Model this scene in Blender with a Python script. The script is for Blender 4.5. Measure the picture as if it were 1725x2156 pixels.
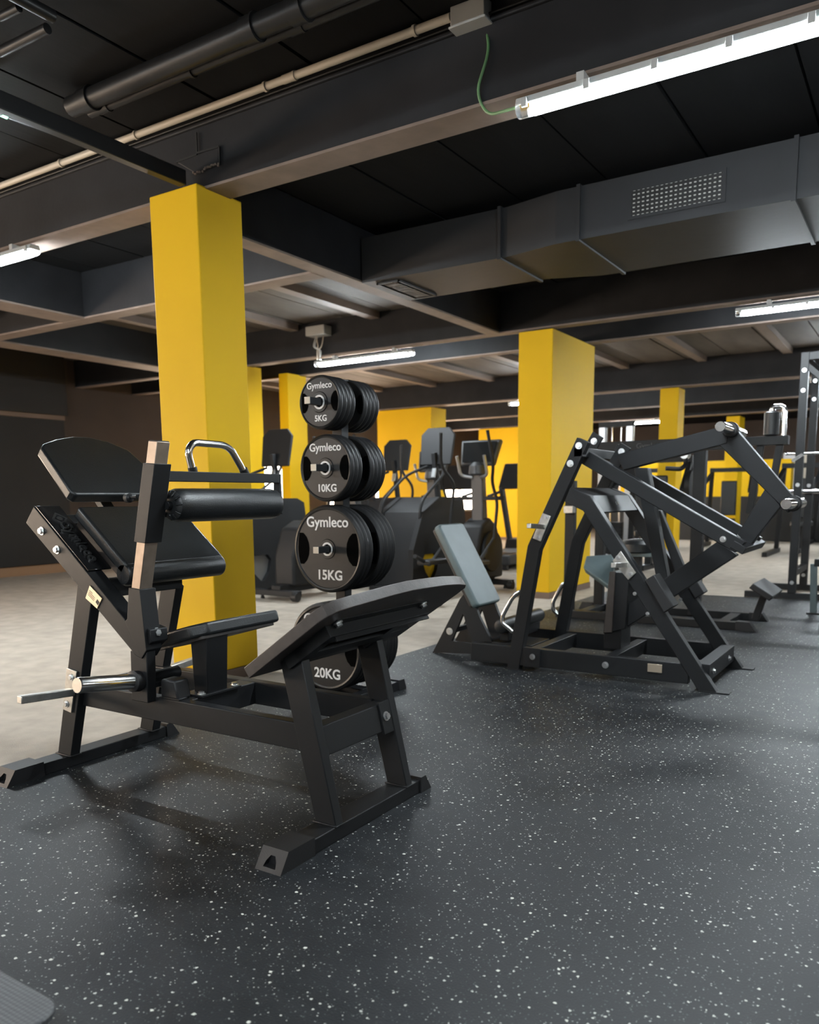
import bpy, bmesh, math, random
from mathutils import Vector, Matrix
rnd = random.Random(7)
R = math.radians
scene = bpy.context.scene
COL = scene.collection
for o in list(bpy.data.objects): bpy.data.objects.remove(o)

# ------------------------------------------------------------------ camera, light level
F_PX, CY_PX, CAM_H = 1694.6, 1292.4, 1.0
def _cam_axes(yaw, pitch, roll):
    fwd = Vector((math.sin(yaw)*math.cos(pitch), math.cos(yaw)*math.cos(pitch), -math.sin(pitch)))
    right = Vector((math.cos(yaw), -math.sin(yaw), 0)); down = fwd.cross(right)
    return right*math.cos(roll)+down*math.sin(roll), down*math.cos(roll)-right*math.sin(roll), fwd
RIGHT, DOWN, FWD = _cam_axes(R(-32.62), R(8.25), R(.53))
cam = bpy.data.cameras.new('camera'); camo = bpy.data.objects.new('camera', cam); COL.objects.link(camo)
cam.sensor_fit = 'HORIZONTAL'; cam.sensor_width = 36.0; cam.lens = F_PX/1725*36
cam.shift_y = (CY_PX-1078)/1725; cam.clip_start = .05
camo.matrix_world = Matrix(((RIGHT.x, -DOWN.x, -FWD.x, 0), (RIGHT.y, -DOWN.y, -FWD.y, 0), (RIGHT.z, -DOWN.z, -FWD.z, CAM_H), (0, 0, 0, 1)))
cam.dof.use_dof = True; cam.dof.focus_distance = 2.75; cam.dof.aperture_fstop = 4.2
scene.camera = camo
scene.view_settings.view_transform = 'Standard'; scene.view_settings.look = 'None'
scene.view_settings.gamma = 1.0; scene.view_settings.use_curve_mapping = False
scene.view_settings.exposure = 1.6
world = bpy.data.worlds.new('world'); scene.world = world; world.use_nodes = True
world.node_tree.nodes['Background'].inputs[0].default_value = (.75, .85, 1, 1)
world.node_tree.nodes['Background'].inputs[1].default_value = 1.0
LAMP_W = 100.0        # emission strength of the fluorescent diffusers
DAY_W = 11.0         # daylight behind the window panes

# ------------------------------------------------------------------ materials
def mat(name, col, rough=.5, metal=0., spec=.5, bump=0., bscale=60., var=0., vscale=4., coat=0.):
    m = bpy.data.materials.new(name); m.use_nodes = True; nt = m.node_tree; b = nt.nodes['Principled BSDF']
    b.inputs['Roughness'].default_value = rough; b.inputs['Metallic'].default_value = metal
    b.inputs['Specular IOR Level'].default_value = spec; b.inputs['Coat Weight'].default_value = coat
    b.inputs['Base Color'].default_value = (*col, 1)
    tc = nt.nodes.new('ShaderNodeTexCoord')
    if var:
        n = nt.nodes.new('ShaderNodeTexNoise'); n.inputs['Scale'].default_value = vscale; n.inputs['Detail'].default_value = 5
        nt.links.new(tc.outputs['Object'], n.inputs['Vector'])
        mr = nt.nodes.new('ShaderNodeMapRange'); mr.inputs[1].default_value = .3; mr.inputs[2].default_value = .7
        mr.inputs[3].default_value = 1-var; mr.inputs[4].default_value = 1+var; nt.links.new(n.outputs['Fac'], mr.inputs[0])
        mx = nt.nodes.new('ShaderNodeMix'); mx.data_type = 'RGBA'; mx.blend_type = 'MULTIPLY'; mx.inputs[0].default_value = 1
        mx.inputs[6].default_value = (*col, 1); nt.links.new(mr.outputs[0], mx.inputs[7]); nt.links.new(mx.outputs[2], b.inputs['Base Color'])
    if bump:
        n = nt.nodes.new('ShaderNodeTexNoise'); n.inputs['Scale'].default_value = bscale; n.inputs['Detail'].default_value = 4
        nt.links.new(tc.outputs['Object'], n.inputs['Vector'])
        bp = nt.nodes.new('ShaderNodeBump'); bp.inputs['Strength'].default_value = bump; bp.inputs['Distance'].default_value = .01
        nt.links.new(n.outputs['Fac'], bp.inputs['Height']); nt.links.new(bp.outputs[0], b.inputs['Normal'])
    return m
def emit(name, col, s):
    m = bpy.data.materials.new(name); m.use_nodes = True; b = m.node_tree.nodes['Principled BSDF']
    b.inputs['Base Color'].default_value = (.8, .8, .8, 1); b.inputs['Emission Color'].default_value = (*col, 1)
    b.inputs['Emission Strength'].default_value = s; return m
M = dict(
    black=mat('black_powder_coat', (.0085, .009, .010), .47, spec=.3, bump=.05, bscale=500),
    black2=mat('black_gloss_coat', (.007, .007, .0075), .2, spec=.7),
    board=mat('black_stained_board', (.040, .032, .028), .5, var=.25, vscale=25, bump=.06, bscale=120),
    leather=mat('black_leather', (.008, .0095, .0105), .38, bump=.14, bscale=260, var=.15, vscale=12),
    padgrey=mat('grey_vinyl', (.085, .115, .12), .45, bump=.1, bscale=200, var=.08, vscale=10),
    rubber=mat('black_rubber', (.008, .008, .009), .55, bump=.08, bscale=300),
    plate=mat('plate_rubber', (.0095, .0095, .010), .42, spec=.35, bump=.05, bscale=240),
    chrome=mat('brushed_chrome', (.75, .74, .72), .18, 1.),
    steel=mat('galvanised_steel', (.62, .60, .56), .38, 1., var=.12, vscale=40),
    inner=mat('satin_steel_tube', (.36, .29, .235), .5, 1., var=.1, vscale=30),
    bolt=mat('zinc_bolt', (.8, .8, .8), .28, 1.),
    brass=mat('rating_plate', (.62, .52, .40), .4, .9),
    void=mat('matt_black', (.002, .002, .002), .9, spec=.02),
    emblem=mat('raised_emblem', (.10, .10, .10), .28, .8),
    white=mat('white_print', (.75, .75, .75), .6),
    print_=mat('grey_print', (.55, .55, .55), .6),
    yellow=mat('yellow_paint', (.74, .45, .006), .6, spec=.2, var=.035, vscale=1.5, bump=.03, bscale=90),
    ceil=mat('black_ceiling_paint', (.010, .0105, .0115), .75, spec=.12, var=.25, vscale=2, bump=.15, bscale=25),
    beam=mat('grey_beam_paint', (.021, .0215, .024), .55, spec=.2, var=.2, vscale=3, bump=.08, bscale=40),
    flange=mat('bounce_tinted_brown', (.21, .165, .14), .6, spec=.2, var=.15, vscale=6, bump=.05, bscale=40),  # underside brown holds the warm bounce off the floor, put into the colour
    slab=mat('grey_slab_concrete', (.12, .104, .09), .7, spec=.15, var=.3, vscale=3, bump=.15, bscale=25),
    duct=mat('grey_duct_paint', (.025, .026, .0285), .55, spec=.2, var=.15, vscale=2, bump=.06, bscale=20),
    pipe=mat('black_pipe_paint', (.014, .014, .0145), .4, spec=.3),
    cream=mat('cream_conduit', (.6, .53, .43), .45),
    greybox=mat('grey_plastic_box', (.42, .42, .40), .5),
    lamphouse=mat('lamp_housing', (.5, .52, .52), .5),
    clip=mat('lamp_clip', (.45, .47, .47), .4),
    green=mat('green_cable', (.10, .22, .09), .5),
    brownwall=mat('brown_wall_paint', (.06, .044, .035), .8, var=.15, vscale=1.2, bump=.05),
    darkwall=mat('black_wall_paint', (.012, .0115, .011), .7, var=.2, vscale=1.5),
    skirt=mat('brown_skirting', (.16, .105, .075), .6),
    skirt2=mat('wood_skirting', (.30, .17, .09), .5),
    frame=mat('window_frame_paint', (.5, .5, .5), .4),
    darkplastic=mat('charcoal_plastic', (.014, .0145, .016), .6, spec=.3),
    midplastic=mat('grey_plastic', (.036, .038, .041), .4),
    silver=mat('silver_plastic', (.42, .43, .44), .3, .7),
    screen=mat('dark_screen', (.01, .011, .012), .1),
    lamp=emit('lamp_diffuser', (.86, .95, 1.0), LAMP_W),
    day=emit('daylight_pane', (1.0, .79, .60), DAY_W),
)
def cleardiff():
    m = bpy.data.materials.new('clear_diffuser'); m.use_nodes = True; b = m.node_tree.nodes['Principled BSDF']
    b.inputs['Transmission Weight'].default_value = 1; b.inputs['Roughness'].default_value = .15; b.inputs['IOR'].default_value = 1.3; return m
M['clear'] = cleardiff()
def rubber_floor():
    m = bpy.data.materials.new('speckled_rubber'); m.use_nodes = True; nt = m.node_tree; b = nt.nodes['Principled BSDF']; L = nt.links
    tc = nt.nodes.new('ShaderNodeTexCoord')
    prev = None
    # dull streaks and scuffs of the recycled rubber
    mp = nt.nodes.new('ShaderNodeMapping'); mp.inputs['Scale'].default_value = (1.6, 4, 1); mp.inputs['Rotation'].default_value = (0, 0, .5); L.new(tc.outputs['Object'], mp.inputs[0])
    n = nt.nodes.new('ShaderNodeTexNoise'); n.inputs['Scale'].default_value = 2.2; n.inputs['Detail'].default_value = 8; n.inputs['Roughness'].default_value = .65; L.new(mp.outputs[0], n.inputs['Vector'])
    cr = nt.nodes.new('ShaderNodeValToRGB'); cr.color_ramp.elements[0].position = .3; cr.color_ramp.elements[0].color = (.009, .010, .0115, 1)
    cr.color_ramp.elements[1].position = .75; cr.color_ramp.elements[1].color = (.019, .021, .0235, 1); L.new(n.outputs['Fac'], cr.inputs[0])
    col = cr.outputs[0]
    wn = nt.nodes.new('ShaderNodeTexNoise'); wn.inputs['Scale'].default_value = 260; wn.inputs['Detail'].default_value = 1; L.new(tc.outputs['Object'], wn.inputs['Vector'])
    wa = nt.nodes.new('ShaderNodeVectorMath'); wa.operation = 'MULTIPLY_ADD'; wa.inputs[1].default_value = (.006, .006, 0); L.new(wn.outputs['Color'], wa.inputs[0]); L.new(tc.outputs['Object'], wa.inputs[2])
    for sc, thr, keep, c in ((46., .075, .30, (.50, .50, .45)), (95., .10, .22, (.28, .29, .27)), (27., .062, .22, (.62, .62, .55)), (130., .12, .25, (.07, .08, .08))):
        v = nt.nodes.new('ShaderNodeTexVoronoi'); v.voronoi_dimensions = '2D'; v.inputs['Scale'].default_value = sc; L.new(wa.outputs[0], v.inputs['Vector'])
        sp = nt.nodes.new('ShaderNodeSeparateColor'); L.new(v.outputs['Color'], sp.inputs[0])
        sz = nt.nodes.new('ShaderNodeMath'); sz.operation = 'MULTIPLY'; sz.inputs[1].default_value = thr*2; L.new(sp.outputs[1], sz.inputs[0])
        lt = nt.nodes.new('ShaderNodeMath'); lt.operation = 'LESS_THAN'; L.new(v.outputs['Distance'], lt.inputs[0]); L.new(sz.outputs[0], lt.inputs[1])
        kp = nt.nodes.new('ShaderNodeMath'); kp.operation = 'LESS_THAN'; L.new(sp.outputs[0], kp.inputs[0]); kp.inputs[1].default_value = keep
        mu = nt.nodes.new('ShaderNodeMath'); mu.operation = 'MULTIPLY'; L.new(lt.outputs[0], mu.inputs[0]); L.new(kp.outputs[0], mu.inputs[1])
        mx = nt.nodes.new('ShaderNodeMix'); mx.data_type = 'RGBA'; L.new(mu.outputs[0], mx.inputs[0]); L.new(col, mx.inputs[6]); mx.inputs[7].default_value = (*c, 1)
        col = mx.outputs[2]
    L.new(col, b.inputs['Base Color']); b.inputs['Specular IOR Level'].default_value = .3
    r = nt.nodes.new('ShaderNodeMapRange'); r.inputs[3].default_value = .42; r.inputs[4].default_value = .62; L.new(n.outputs['Fac'], r.inputs[0]); L.new(r.outputs[0], b.inputs['Roughness'])
    g = nt.nodes.new('ShaderNodeTexNoise'); g.inputs['Scale'].default_value = 220; g.inputs['Detail'].default_value = 3; L.new(tc.outputs['Object'], g.inputs['Vector'])
    bp = nt.nodes.new('ShaderNodeBump'); bp.inputs['Strength'].default_value = .25; bp.inputs['Distance'].default_value = .004; L.new(g.outputs['Fac'], bp.inputs['Height']); L.new(bp.outputs[0], b.inputs['Normal'])
    return m
M['rubberfloor'] = rubber_floor()
M['floor'] = mat('beige_carpet_floor', (.42, .368, .308), .8, spec=.2, var=.14, vscale=7, bump=.25, bscale=350)
def tread_mat():
    m = mat('ribbed_tread', (.06, .062, .066), .45); nt = m.node_tree; tc = nt.nodes.new('ShaderNodeTexCoord'); b = nt.nodes['Principled BSDF']
    v = nt.nodes.new('ShaderNodeTexVoronoi'); v.voronoi_dimensions = '2D'; v.inputs['Randomness'].default_value = 0; v.inputs['Scale'].default_value = 110
    nt.links.new(tc.outputs['Object'], v.inputs['Vector']); bp = nt.nodes.new('ShaderNodeBump'); bp.inputs['Strength'].default_value = .5; bp.inputs['Distance'].default_value = .003; bp.invert = True
    nt.links.new(v.outputs['Distance'], bp.inputs['Height']); nt.links.new(bp.outputs[0], b.inputs['Normal']); return m
M['tread'] = tread_mat()

# ------------------------------------------------------------------ mesh helpers (world coordinates in, stored relative to the parent)
def V3(*a): return Vector(a)
class MB:
    def __init__(s): s.v = []; s.f = []
    def add(s, vs, fs):
        n = len(s.v); s.v += [Vector(p) for p in vs]; s.f += [tuple(i+n for i in f) for f in fs]; return s
    def box(s, x0, x1, y0, y1, z0, z1):
        return s.add([(x, y, z) for z in (z0, z1) for y in (y0, y1) for x in (x0, x1)],
                     [(0, 2, 3, 1), (4, 5, 7, 6), (0, 1, 5, 4), (2, 6, 7, 3), (0, 4, 6, 2), (1, 3, 7, 5)])
    def prism(s, poly, axis, a, b):            # poly of 2D points in the plane across axis ('y': x,z  'x': y,z  'z': x,y)
        def P(p, c): return {'y': (p[0], c, p[1]), 'x': (c, p[0], p[1]), 'z': (p[0], p[1], c)}[axis]
        n = len(poly)
        return s.add([P(p, a) for p in poly]+[P(p, b) for p in poly], [tuple(range(n)), tuple(range(2*n-1, n-1, -1))]+[(i, n+i, n+(i+1) % n, (i+1) % n) for i in range(n)])
    def bar(s, p0, p1, w, h, up=(0, 0, 1)):    # w across (horizontal), h along up
        p0, p1 = Vector(p0), Vector(p1); d = (p1-p0).normalized(); u = Vector(up)
        if abs(d.dot(u)) > .97: u = Vector((1, 0, 0))
        sd = d.cross(u).normalized(); u = sd.cross(d).normalized()
        c = [sd*(w/2*i)+u*(h/2*j) for i, j in ((-1, -1), (1, -1), (1, 1), (-1, 1))]
        return s.add([p0+k for k in c]+[p1+k for k in c], [(0, 1, 2, 3), (7, 6, 5, 4)]+[(i, i+4, (i+1) % 4+4, (i+1) % 4) for i in range(4)])
    def cyl(s, p0, p1, r, n=20, r1=None):
        p0, p1 = Vector(p0), Vector(p1); d = (p1-p0).normalized(); a = d.orthogonal().normalized(); b = d.cross(a); r1 = r if r1 is None else r1
        vs = [p0+(a*math.cos(t)+b*math.sin(t))*r for t in [2*math.pi*i/n for i in range(n)]]+[p1+(a*math.cos(t)+b*math.sin(t))*r1 for t in [2*math.pi*i/n for i in range(n)]]
        return s.add(vs, [tuple(range(n-1, -1, -1)), tuple(range(n, 2*n))]+[(i, (i+1) % n, n+(i+1) % n, n+i) for i in range(n)])
    def lathe(s, p0, axis, prof, n=32):         # prof: (distance along axis, radius); closed at ends with radius 0 or capped
        p0 = Vector(p0); d = Vector(axis).normalized(); a = d.orthogonal().normalized(); b = d.cross(a); vs = []
        for t, r in prof:
            vs += [p0+d*t+(a*math.cos(q)+b*math.sin(q))*r for q in [2*math.pi*i/n for i in range(n)]]
        k = len(prof); fs = [(j*n+i, j*n+(i+1) % n, (j+1)*n+(i+1) % n, (j+1)*n+i) for j in range(k-1) for i in range(n)]
        return s.add(vs, fs+[tuple(range(n-1, -1, -1)), tuple(range((k-1)*n, k*n))])
    def tube(s, pts, r, n=12, fillet=0., seg=5):
        pts = [Vector(p) for p in pts]
        if fillet:
            q = [pts[0]]
            for i in range(1, len(pts)-1):
                a, b, c = pts[i-1], pts[i], pts[i+1]; l = min(fillet, (a-b).length*.48, (c-b).length*.48)
                s0 = b+(a-b).normalized()*l; s1 = b+(c-b).normalized()*l
                for k in range(seg+1):
                    t = k/seg; q.append(s0*(1-t)**2+b*2*t*(1-t)+s1*t*t)
            pts = q+[pts[-1]]
        vs = []; nprev = None
        for i, p in enumerate(pts):
            d = ((pts[min(i+1, len(pts)-1)]-p).normalized()+(p-pts[max(i-1, 0)]).normalized()).normalized()
            if nprev is None: a = d.orthogonal().normalized()
            else: a = (nprev-d*nprev.dot(d)).normalized()
            nprev = a; b = d.cross(a)
            vs += [p+(a*math.cos(t)+b*math.sin(t))*r for t in [2*math.pi*j/n for j in range(n)]]
        k = len(pts); fs = [(j*n+i, j*n+(i+1) % n, (j+1)*n+(i+1) % n, (j+1)*n+i) for j in range(k-1) for i in range(n)]
        return s.add(vs, fs+[tuple(range(n-1, -1, -1)), tuple(range((k-1)*n, k*n))])
    def holed(s, outer, holes, axis, a, b):     # flat plate with holes, extruded along axis
        bm = bmesh.new()
        def P(p, c): return {'y': (p[0], c, p[1]), 'x': (c, p[0], p[1]), 'z': (p[0], p[1], c)}[axis]
        es = []
        for loop in [outer]+holes:
            vv = [bm.verts.new(P(p, a)) for p in loop]; es += [bm.edges.new((vv[i], vv[(i+1) % len(vv)])) for i in range(len(vv))]
        bmesh.ops.triangle_fill(bm, edges=es, use_beauty=True)
        r = bmesh.ops.extrude_face_region(bm, geom=bm.faces[:])
        dv = Vector(P((0, 0), b))-Vector(P((0, 0), a))
        bmesh.ops.translate(bm, vec=dv, verts=[e for e in r['geom'] if isinstance(e, bmesh.types.BMVert)])
        bm.verts.index_update()
        s.add([v.co.copy() for v in bm.verts], [tuple(v.index for v in f.verts) for f in bm.faces]); bm.free(); return s
    def build(s, name, m, parent=None, bevel=0., seg=2, smooth=True, xf=None, ang=35):
        me = bpy.data.meshes.new(name); off = wloc(parent)
        vs = [(xf @ v if xf else v)-off for v in s.v]
        me.from_pydata(vs, [], s.f)
        bm = bmesh.new(); bm.from_mesh(me); bmesh.ops.recalc_face_normals(bm, faces=bm.faces[:]); bm.to_mesh(me); bm.free()
        me.materials.append(M[m] if isinstance(m, str) else m)
        if smooth:
            me.shade_smooth(); me.set_sharp_from_angle(angle=R(ang))
        o = bpy.data.objects.new(name, me); COL.objects.link(o)
        if parent: o.parent = parent
        if bevel:
            b = o.modifiers.new('bevel', 'BEVEL'); b.width = bevel; b.segments = seg; b.limit_method = 'ANGLE'; b.angle_limit = R(40); b.harden_normals = False
        return o
def wloc(o):
    v = Vector((0, 0, 0))
    while o: v = v+o.location; o = o.parent
    return v
def tag(o, label=None, cat=None, group=None, kind=None):
    if label: o['label'] = label
    if cat: o['category'] = cat
    if group: o['group'] = group
    if kind: o['kind'] = kind
    return o
def thing(name, loc, label, cat, group=None):
    o = bpy.data.objects.new(name, None); COL.objects.link(o); o.location = loc; o.empty_display_size = .1
    return tag(o, label, cat, group)
def copy_tree(o, parent=None, loc=None):
    c = o.copy(); COL.objects.link(c); c.parent = parent
    if loc is not None: c.location = loc
    for ch in list(o.children): copy_tree(ch, c)
    return c
def struct(o, label=None): return tag(o, label, kind='structure')
# pixel -> world (needs the plane the thing stands in)
def ray(px, py): return RIGHT*((px-862.5)/F_PX)+DOWN*((py-CY_PX)/F_PX)+FWD
CAMP = Vector((0, 0, CAM_H))
def px_x(px, py, x): d = ray(px, py); return CAMP+d*(x/d.x)
def px_y(px, py, y): d = ray(px, py); return CAMP+d*(y/d.y)
def px_z(px, py, z=0.): d = ray(px, py); return CAMP+d*((z-CAM_H)/d.z)
def xz(pts, y): return [(p.x, p.z) for p in (px_y(a, b, y) for a, b in pts)]
def arc(cx, cy, r, a0, a1, n=8): return [(cx+r*math.cos(R(a0+(a1-a0)*i/n)), cy+r*math.sin(R(a0+(a1-a0)*i/n))) for i in range(n+1)]
def rrect(x0, x1, y0, y1, r, n=5):
    return arc(x1-r, y1-r, r, 0, 90, n)+arc(x0+r, y1-r, r, 90, 180, n)+arc(x0+r, y0+r, r, 180, 270, n)+arc(x1-r, y0+r, r, 270, 360, n)
_txt = {}
def text_mesh(body, size, depth, bold=0.):
    k = (body, size, depth, bold)
    if k not in _txt:
        c = bpy.data.curves.new('lettering', 'FONT'); c.body = body; c.size = size; c.extrude = depth; c.align_x = 'CENTER'; c.align_y = 'CENTER'; c.offset = bold; c.resolution_u = 4
        o = bpy.data.objects.new('lettering_source', c); COL.objects.link(o); bpy.context.view_layer.update()
        me = bpy.data.meshes.new_from_object(o.evaluated_get(bpy.context.evaluated_depsgraph_get())); me.name = 'lettering'
        bpy.data.objects.remove(o); bpy.data.curves.remove(c); _txt[k] = me
    return _txt[k]
def lettering(body, size, depth, m, loc, mat3, parent, bold=0., name='lettering', label=None):
    me = text_mesh(body, size, depth, bold)
    if not me.materials: me.materials.append(M[m])
    o = bpy.data.objects.new(name, me); COL.objects.link(o); o.parent = parent
    o.matrix_local = Matrix.Translation(Vector(loc)-wloc(parent)) @ mat3.to_4x4()
    if label: o['label'] = label
    return o
FACE_NEAR = Matrix(((1, 0, 0), (0, 0, -1), (0, 1, 0)))       # text lying upright, read from -y
def bolt(p, d, parent, r=.011, h=.008, name='bolt'):
    p = Vector(p); d = Vector(d).normalized()
    b = MB(); b.cyl(p, p+d*.003, r*1.45, 14); b.cyl(p+d*.003, p+d*(.003+h), r, 6)
    return b.build(name, 'bolt', parent, smooth=False)

# ------------------------------------------------------------------ the setting
X0, X1, Y0, Y1, ZS, ZB = -10.3, 7.5, -6.0, 24.0, 2.95, 2.58
struct(MB().box(X0-.2, X1+.2, Y0-.2, Y1+.2, -.2, -.008).build('floor', 'floor', smooth=False), 'pale beige carpet floor around the rubber area')
struct(MB().box(-2.78, X1, Y0, 8.38, -.008, 0).build('floor_rubber', 'rubberfloor', smooth=False), 'dark grey rubber flooring with white flecks')
ce = struct(MB().box(X0-.2, X1+.2, Y0-.2, Y1+.2, ZS+.03, ZS+.3).build('ceiling', 'ceil', smooth=False), 'black painted concrete slab ceiling')
# precast planks of the slab, joints along y
pl = MB().box(-.292, .292, -.5, .5, 0, .03)
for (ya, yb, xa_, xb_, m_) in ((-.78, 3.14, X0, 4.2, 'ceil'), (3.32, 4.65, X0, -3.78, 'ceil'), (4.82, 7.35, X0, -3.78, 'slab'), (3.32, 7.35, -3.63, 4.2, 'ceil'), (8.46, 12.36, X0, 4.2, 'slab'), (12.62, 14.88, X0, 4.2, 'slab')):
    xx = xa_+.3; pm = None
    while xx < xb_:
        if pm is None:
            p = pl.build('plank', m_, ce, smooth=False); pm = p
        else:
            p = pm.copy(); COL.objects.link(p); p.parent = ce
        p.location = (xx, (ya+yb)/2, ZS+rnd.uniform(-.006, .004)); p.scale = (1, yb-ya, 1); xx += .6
# ribs under the planks of the middle bays
rb = None
for (ya, yb) in ((4.82, 7.34), (8.46, 12.3), (12.7, 14.8)):
    for k in range(-4, 7):
        x = -5.1+1.12*k
        if x < X0+.2 or (ya < 5 and x > -3.9): continue
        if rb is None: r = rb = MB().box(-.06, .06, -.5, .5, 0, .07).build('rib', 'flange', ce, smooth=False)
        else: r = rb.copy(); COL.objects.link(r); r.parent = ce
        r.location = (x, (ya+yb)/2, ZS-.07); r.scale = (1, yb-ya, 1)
# walls
wl = MB()
WINS = [(-5.2, -3.6), (-3.2, -1.6), (-1.2, .4), (.8, 2.4), (8.82, 9.8), (11.0, 12.0), (13.0, 14.4), (14.7, 16.1), (17.6, 19.6)]  # nearest four are out of view, added to bring warm low light
ys = Y0; WZ0, WZ1 = .62, 1.72
for a, b in WINS:
    wl.box(X0-.2, X0, ys, a, -.01, ZS+.03); wl.box(X0-.2, X0, a, b, -.01, WZ0); wl.box(X0-.2, X0, a, b, WZ1, ZS+.03); ys = b
wl.box(X0-.2, X0, ys, Y1, -.01, ZS+.03)
struct(wl.build('wall_left', 'brownwall', smooth=False), 'brown painted wall on the far left')
struct(MB().box(X0, X0+.06, 2.6, 7.1, .13, 2.1).build('wall_left_panel', 'darkwall', smooth=False), 'black panel against the brown wall')
struct(MB().box(X0, X0+.09, 2.6, 7.1, 2.1, 2.16).build('trim_1', 'skirt', smooth=False), 'brown ledge above the black wall panel')
struct(MB().box(X0, X0+.16, 2.6, 7.1, 2.16, ZS).build('wall_left_upper', 'darkwall', smooth=False), 'black band of wall above the ledge')
struct(MB().box(X0, X0+.02, Y0, Y1, -.008, .12).build('baseboard_left', 'skirt2', smooth=False), 'light brown baseboard along the left wall')
struct(MB().box(X0-.2, X1+.2, Y1, Y1+.2, -.01, ZS+.03).build('wall_far', 'brownwall', smooth=False), 'brown wall at the far end of the gym')
struct(MB().box(X1, X1+.2, Y0, Y1, -.01, ZS+.03).build('wall_right', 'brownwall', smooth=False), 'brown wall on the right side')
struct(MB().box(X0-.2, X1+.2, Y0-.2, Y0, -.01, ZS+.03).build('wall_back', 'brownwall', smooth=False), 'brown wall behind the camera')
for i, (a, b) in enumerate(WINS):
    w = MB(); t = .05
    w.box(X0-.12, X0+.01, a, b, WZ0, WZ0+t).box(X0-.12, X0+.01, a, b, WZ1-t, WZ1).box(X0-.12, X0+.01, a, a+t, WZ0, WZ1).box(X0-.12, X0+.01, b-t, b, WZ0, WZ1)
    w.box(X0-.12, X0+.01, (a+b)/2-t/2, (a+b)/2+t/2, WZ0, WZ1)
    wo = struct(w.build('window_%d' % (i+1), 'frame', smooth=False), 'bright window in the brown left wall, number %d from the near end, first four added unseen' % (i+1))
    for (c, d) in ((a+t, (a+b)/2-t/2), ((a+b)/2+t/2, b-t)):
        MB().box(X0-.08, X0-.06, c, d, WZ0+t, WZ1-t).build('pane', 'day', wo, smooth=False)
# beams
def xbeam(n, y0, y1, x0, x1, label, zt=None, flange=0):
    b = MB().box(x0, x1, y0, y1, ZB, ZS+.02)
    if flange: b.box(x0, x1, y0-.015, y1+.015, 2.868, 2.888)
    o = b.build('beam_%d' % n, 'beam', bevel=.006, smooth=False)
    MB().box(x0, x1, y0-.004, y1+.004, ZB-.010, ZB+.004).build('bottom_flange', 'flange', o, bevel=.002, smooth=False); return struct(o, label)  # its tint carries the floor bounce
xbeam(1, 3.145, 3.315, X0, X1, 'long grey ceiling beam over the nearest yellow pillar', flange=1)
xbeam(2, 7.36, 7.47, X0, X1, 'slim ceiling beam over the front of the wide yellow pillar')
xbeam(3, 8.33, 8.45, X0, X1, 'slim ceiling beam over the back of the wide yellow pillar')
xbeam(4, 4.66, 4.81, -8.05, -3.77, 'short ceiling beam crossing behind the nearest pillar')
xbeam(5, 12.38, 12.6, X0, X1, 'ceiling beam further back in the hall')
xbeam(6, 14.9, 15.05, X0, X1, 'ceiling beam far back in the hall')
xbeam(12, -1.0, -.8, X0, X1, 'ceiling beam just behind the camera')
xbeam(13, -4.7, -4.5, X0, X1, 'rearmost ceiling beam behind the camera')
xbeam(7, 17.15, 17.4, X0, X1, 'farthest ceiling beam')
def ybeam(n, x0, x1, y0, y1, label):
    o = MB().box(x0, x1, y0, y1, ZB+.002, ZS+.02).build('beam_%d' % n, 'beam', bevel=.006, smooth=False)
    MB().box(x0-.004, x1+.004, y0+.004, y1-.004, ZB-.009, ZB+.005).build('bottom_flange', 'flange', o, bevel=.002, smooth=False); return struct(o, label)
ybeam(8, -3.77, -3.64, 3.316, 7.36, 'ceiling beam running from the nearest pillar to the wide pillar')
ybeam(9, -6.62, -6.33, 3.316, 4.66, 'short ceiling beam at upper left')
ybeam(10, -8.2, -7.9, 3.316, 7.36, 'ceiling beam beside the brown wall')
struct(MB().box(-3.345, -3.295, -6, 3.08, 2.582, 2.655).build('beam_11', 'pipe', bevel=.004, smooth=False), 'thin black steel bar hung below the ceiling, ending at the nearest pillar')
pat = struct(MB().prism(xz([(372, 341), (462, 311), (463, 347), (412, 365)], 3.14), 'y', 3.132, 3.146).build('repair_patch', 'beam', bevel=.004, smooth=False), 'rough rectangular patch on the beam above the nearest pillar')
for a_, b_ in (((413, 279), (415, 322)), ((415, 322), (461, 309)), ((461, 309), (463, 348)), ((372, 341), (415, 325))):
    MB().bar(px_y(*a_, 3.131), px_y(*b_, 3.131), .006, .009).build('crack', 'rubber', pat, smooth=False)
for k_ in range(16):
    c_ = px_y(408+54*k_/15+rnd.uniform(-2, 2), 365-18*k_/15+rnd.uniform(-4, 3), 3.131); MB().box(c_.x-.005, c_.x+.005, 3.127, 3.134, c_.z-.004, c_.z+.004).build('chip', 'flange', pat, smooth=False)
# pillars
def pillar(n, x0, x1, y0, y1, zt, label, sk=.055):
    o = struct(MB().box(x0, x1, y0, y1, sk, zt).build('pillar_%d' % n, 'yellow', bevel=.006, smooth=False), label)
    MB().box(x0-.006, x1+.006, y0-.006, y1+.006, -.008, sk).build('skirting', 'skirt', o, smooth=False)
    return o
pillar(1, -3.58, -3.225, 3.08, 3.40, 2.58, 'tall yellow square pillar behind the hip thrust machine')
pillar(2, -3.437, -3.085, 7.37, 8.51, 2.56, 'wide yellow pillar behind the lever press machine')
pillar(3, -8.05, -7.0, 7.31, 7.62, 2.58, 'yellow pillar just right of the nearest pillar, half hidden by it')
pillar(4, -7.14, -6.99, 8.09, 8.46, 2.58, 'slim yellow pillar left of the plate tree')
pillar(5, -8.6, -7.45, 12.4, 12.92, 2.56, 'broad yellow wall block behind the exercise machines')
pillar(6, -9.0, -7.5, 17.15, 17.6, 2.56, 'broad yellow wall block left of the wide pillar, farther away')
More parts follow.
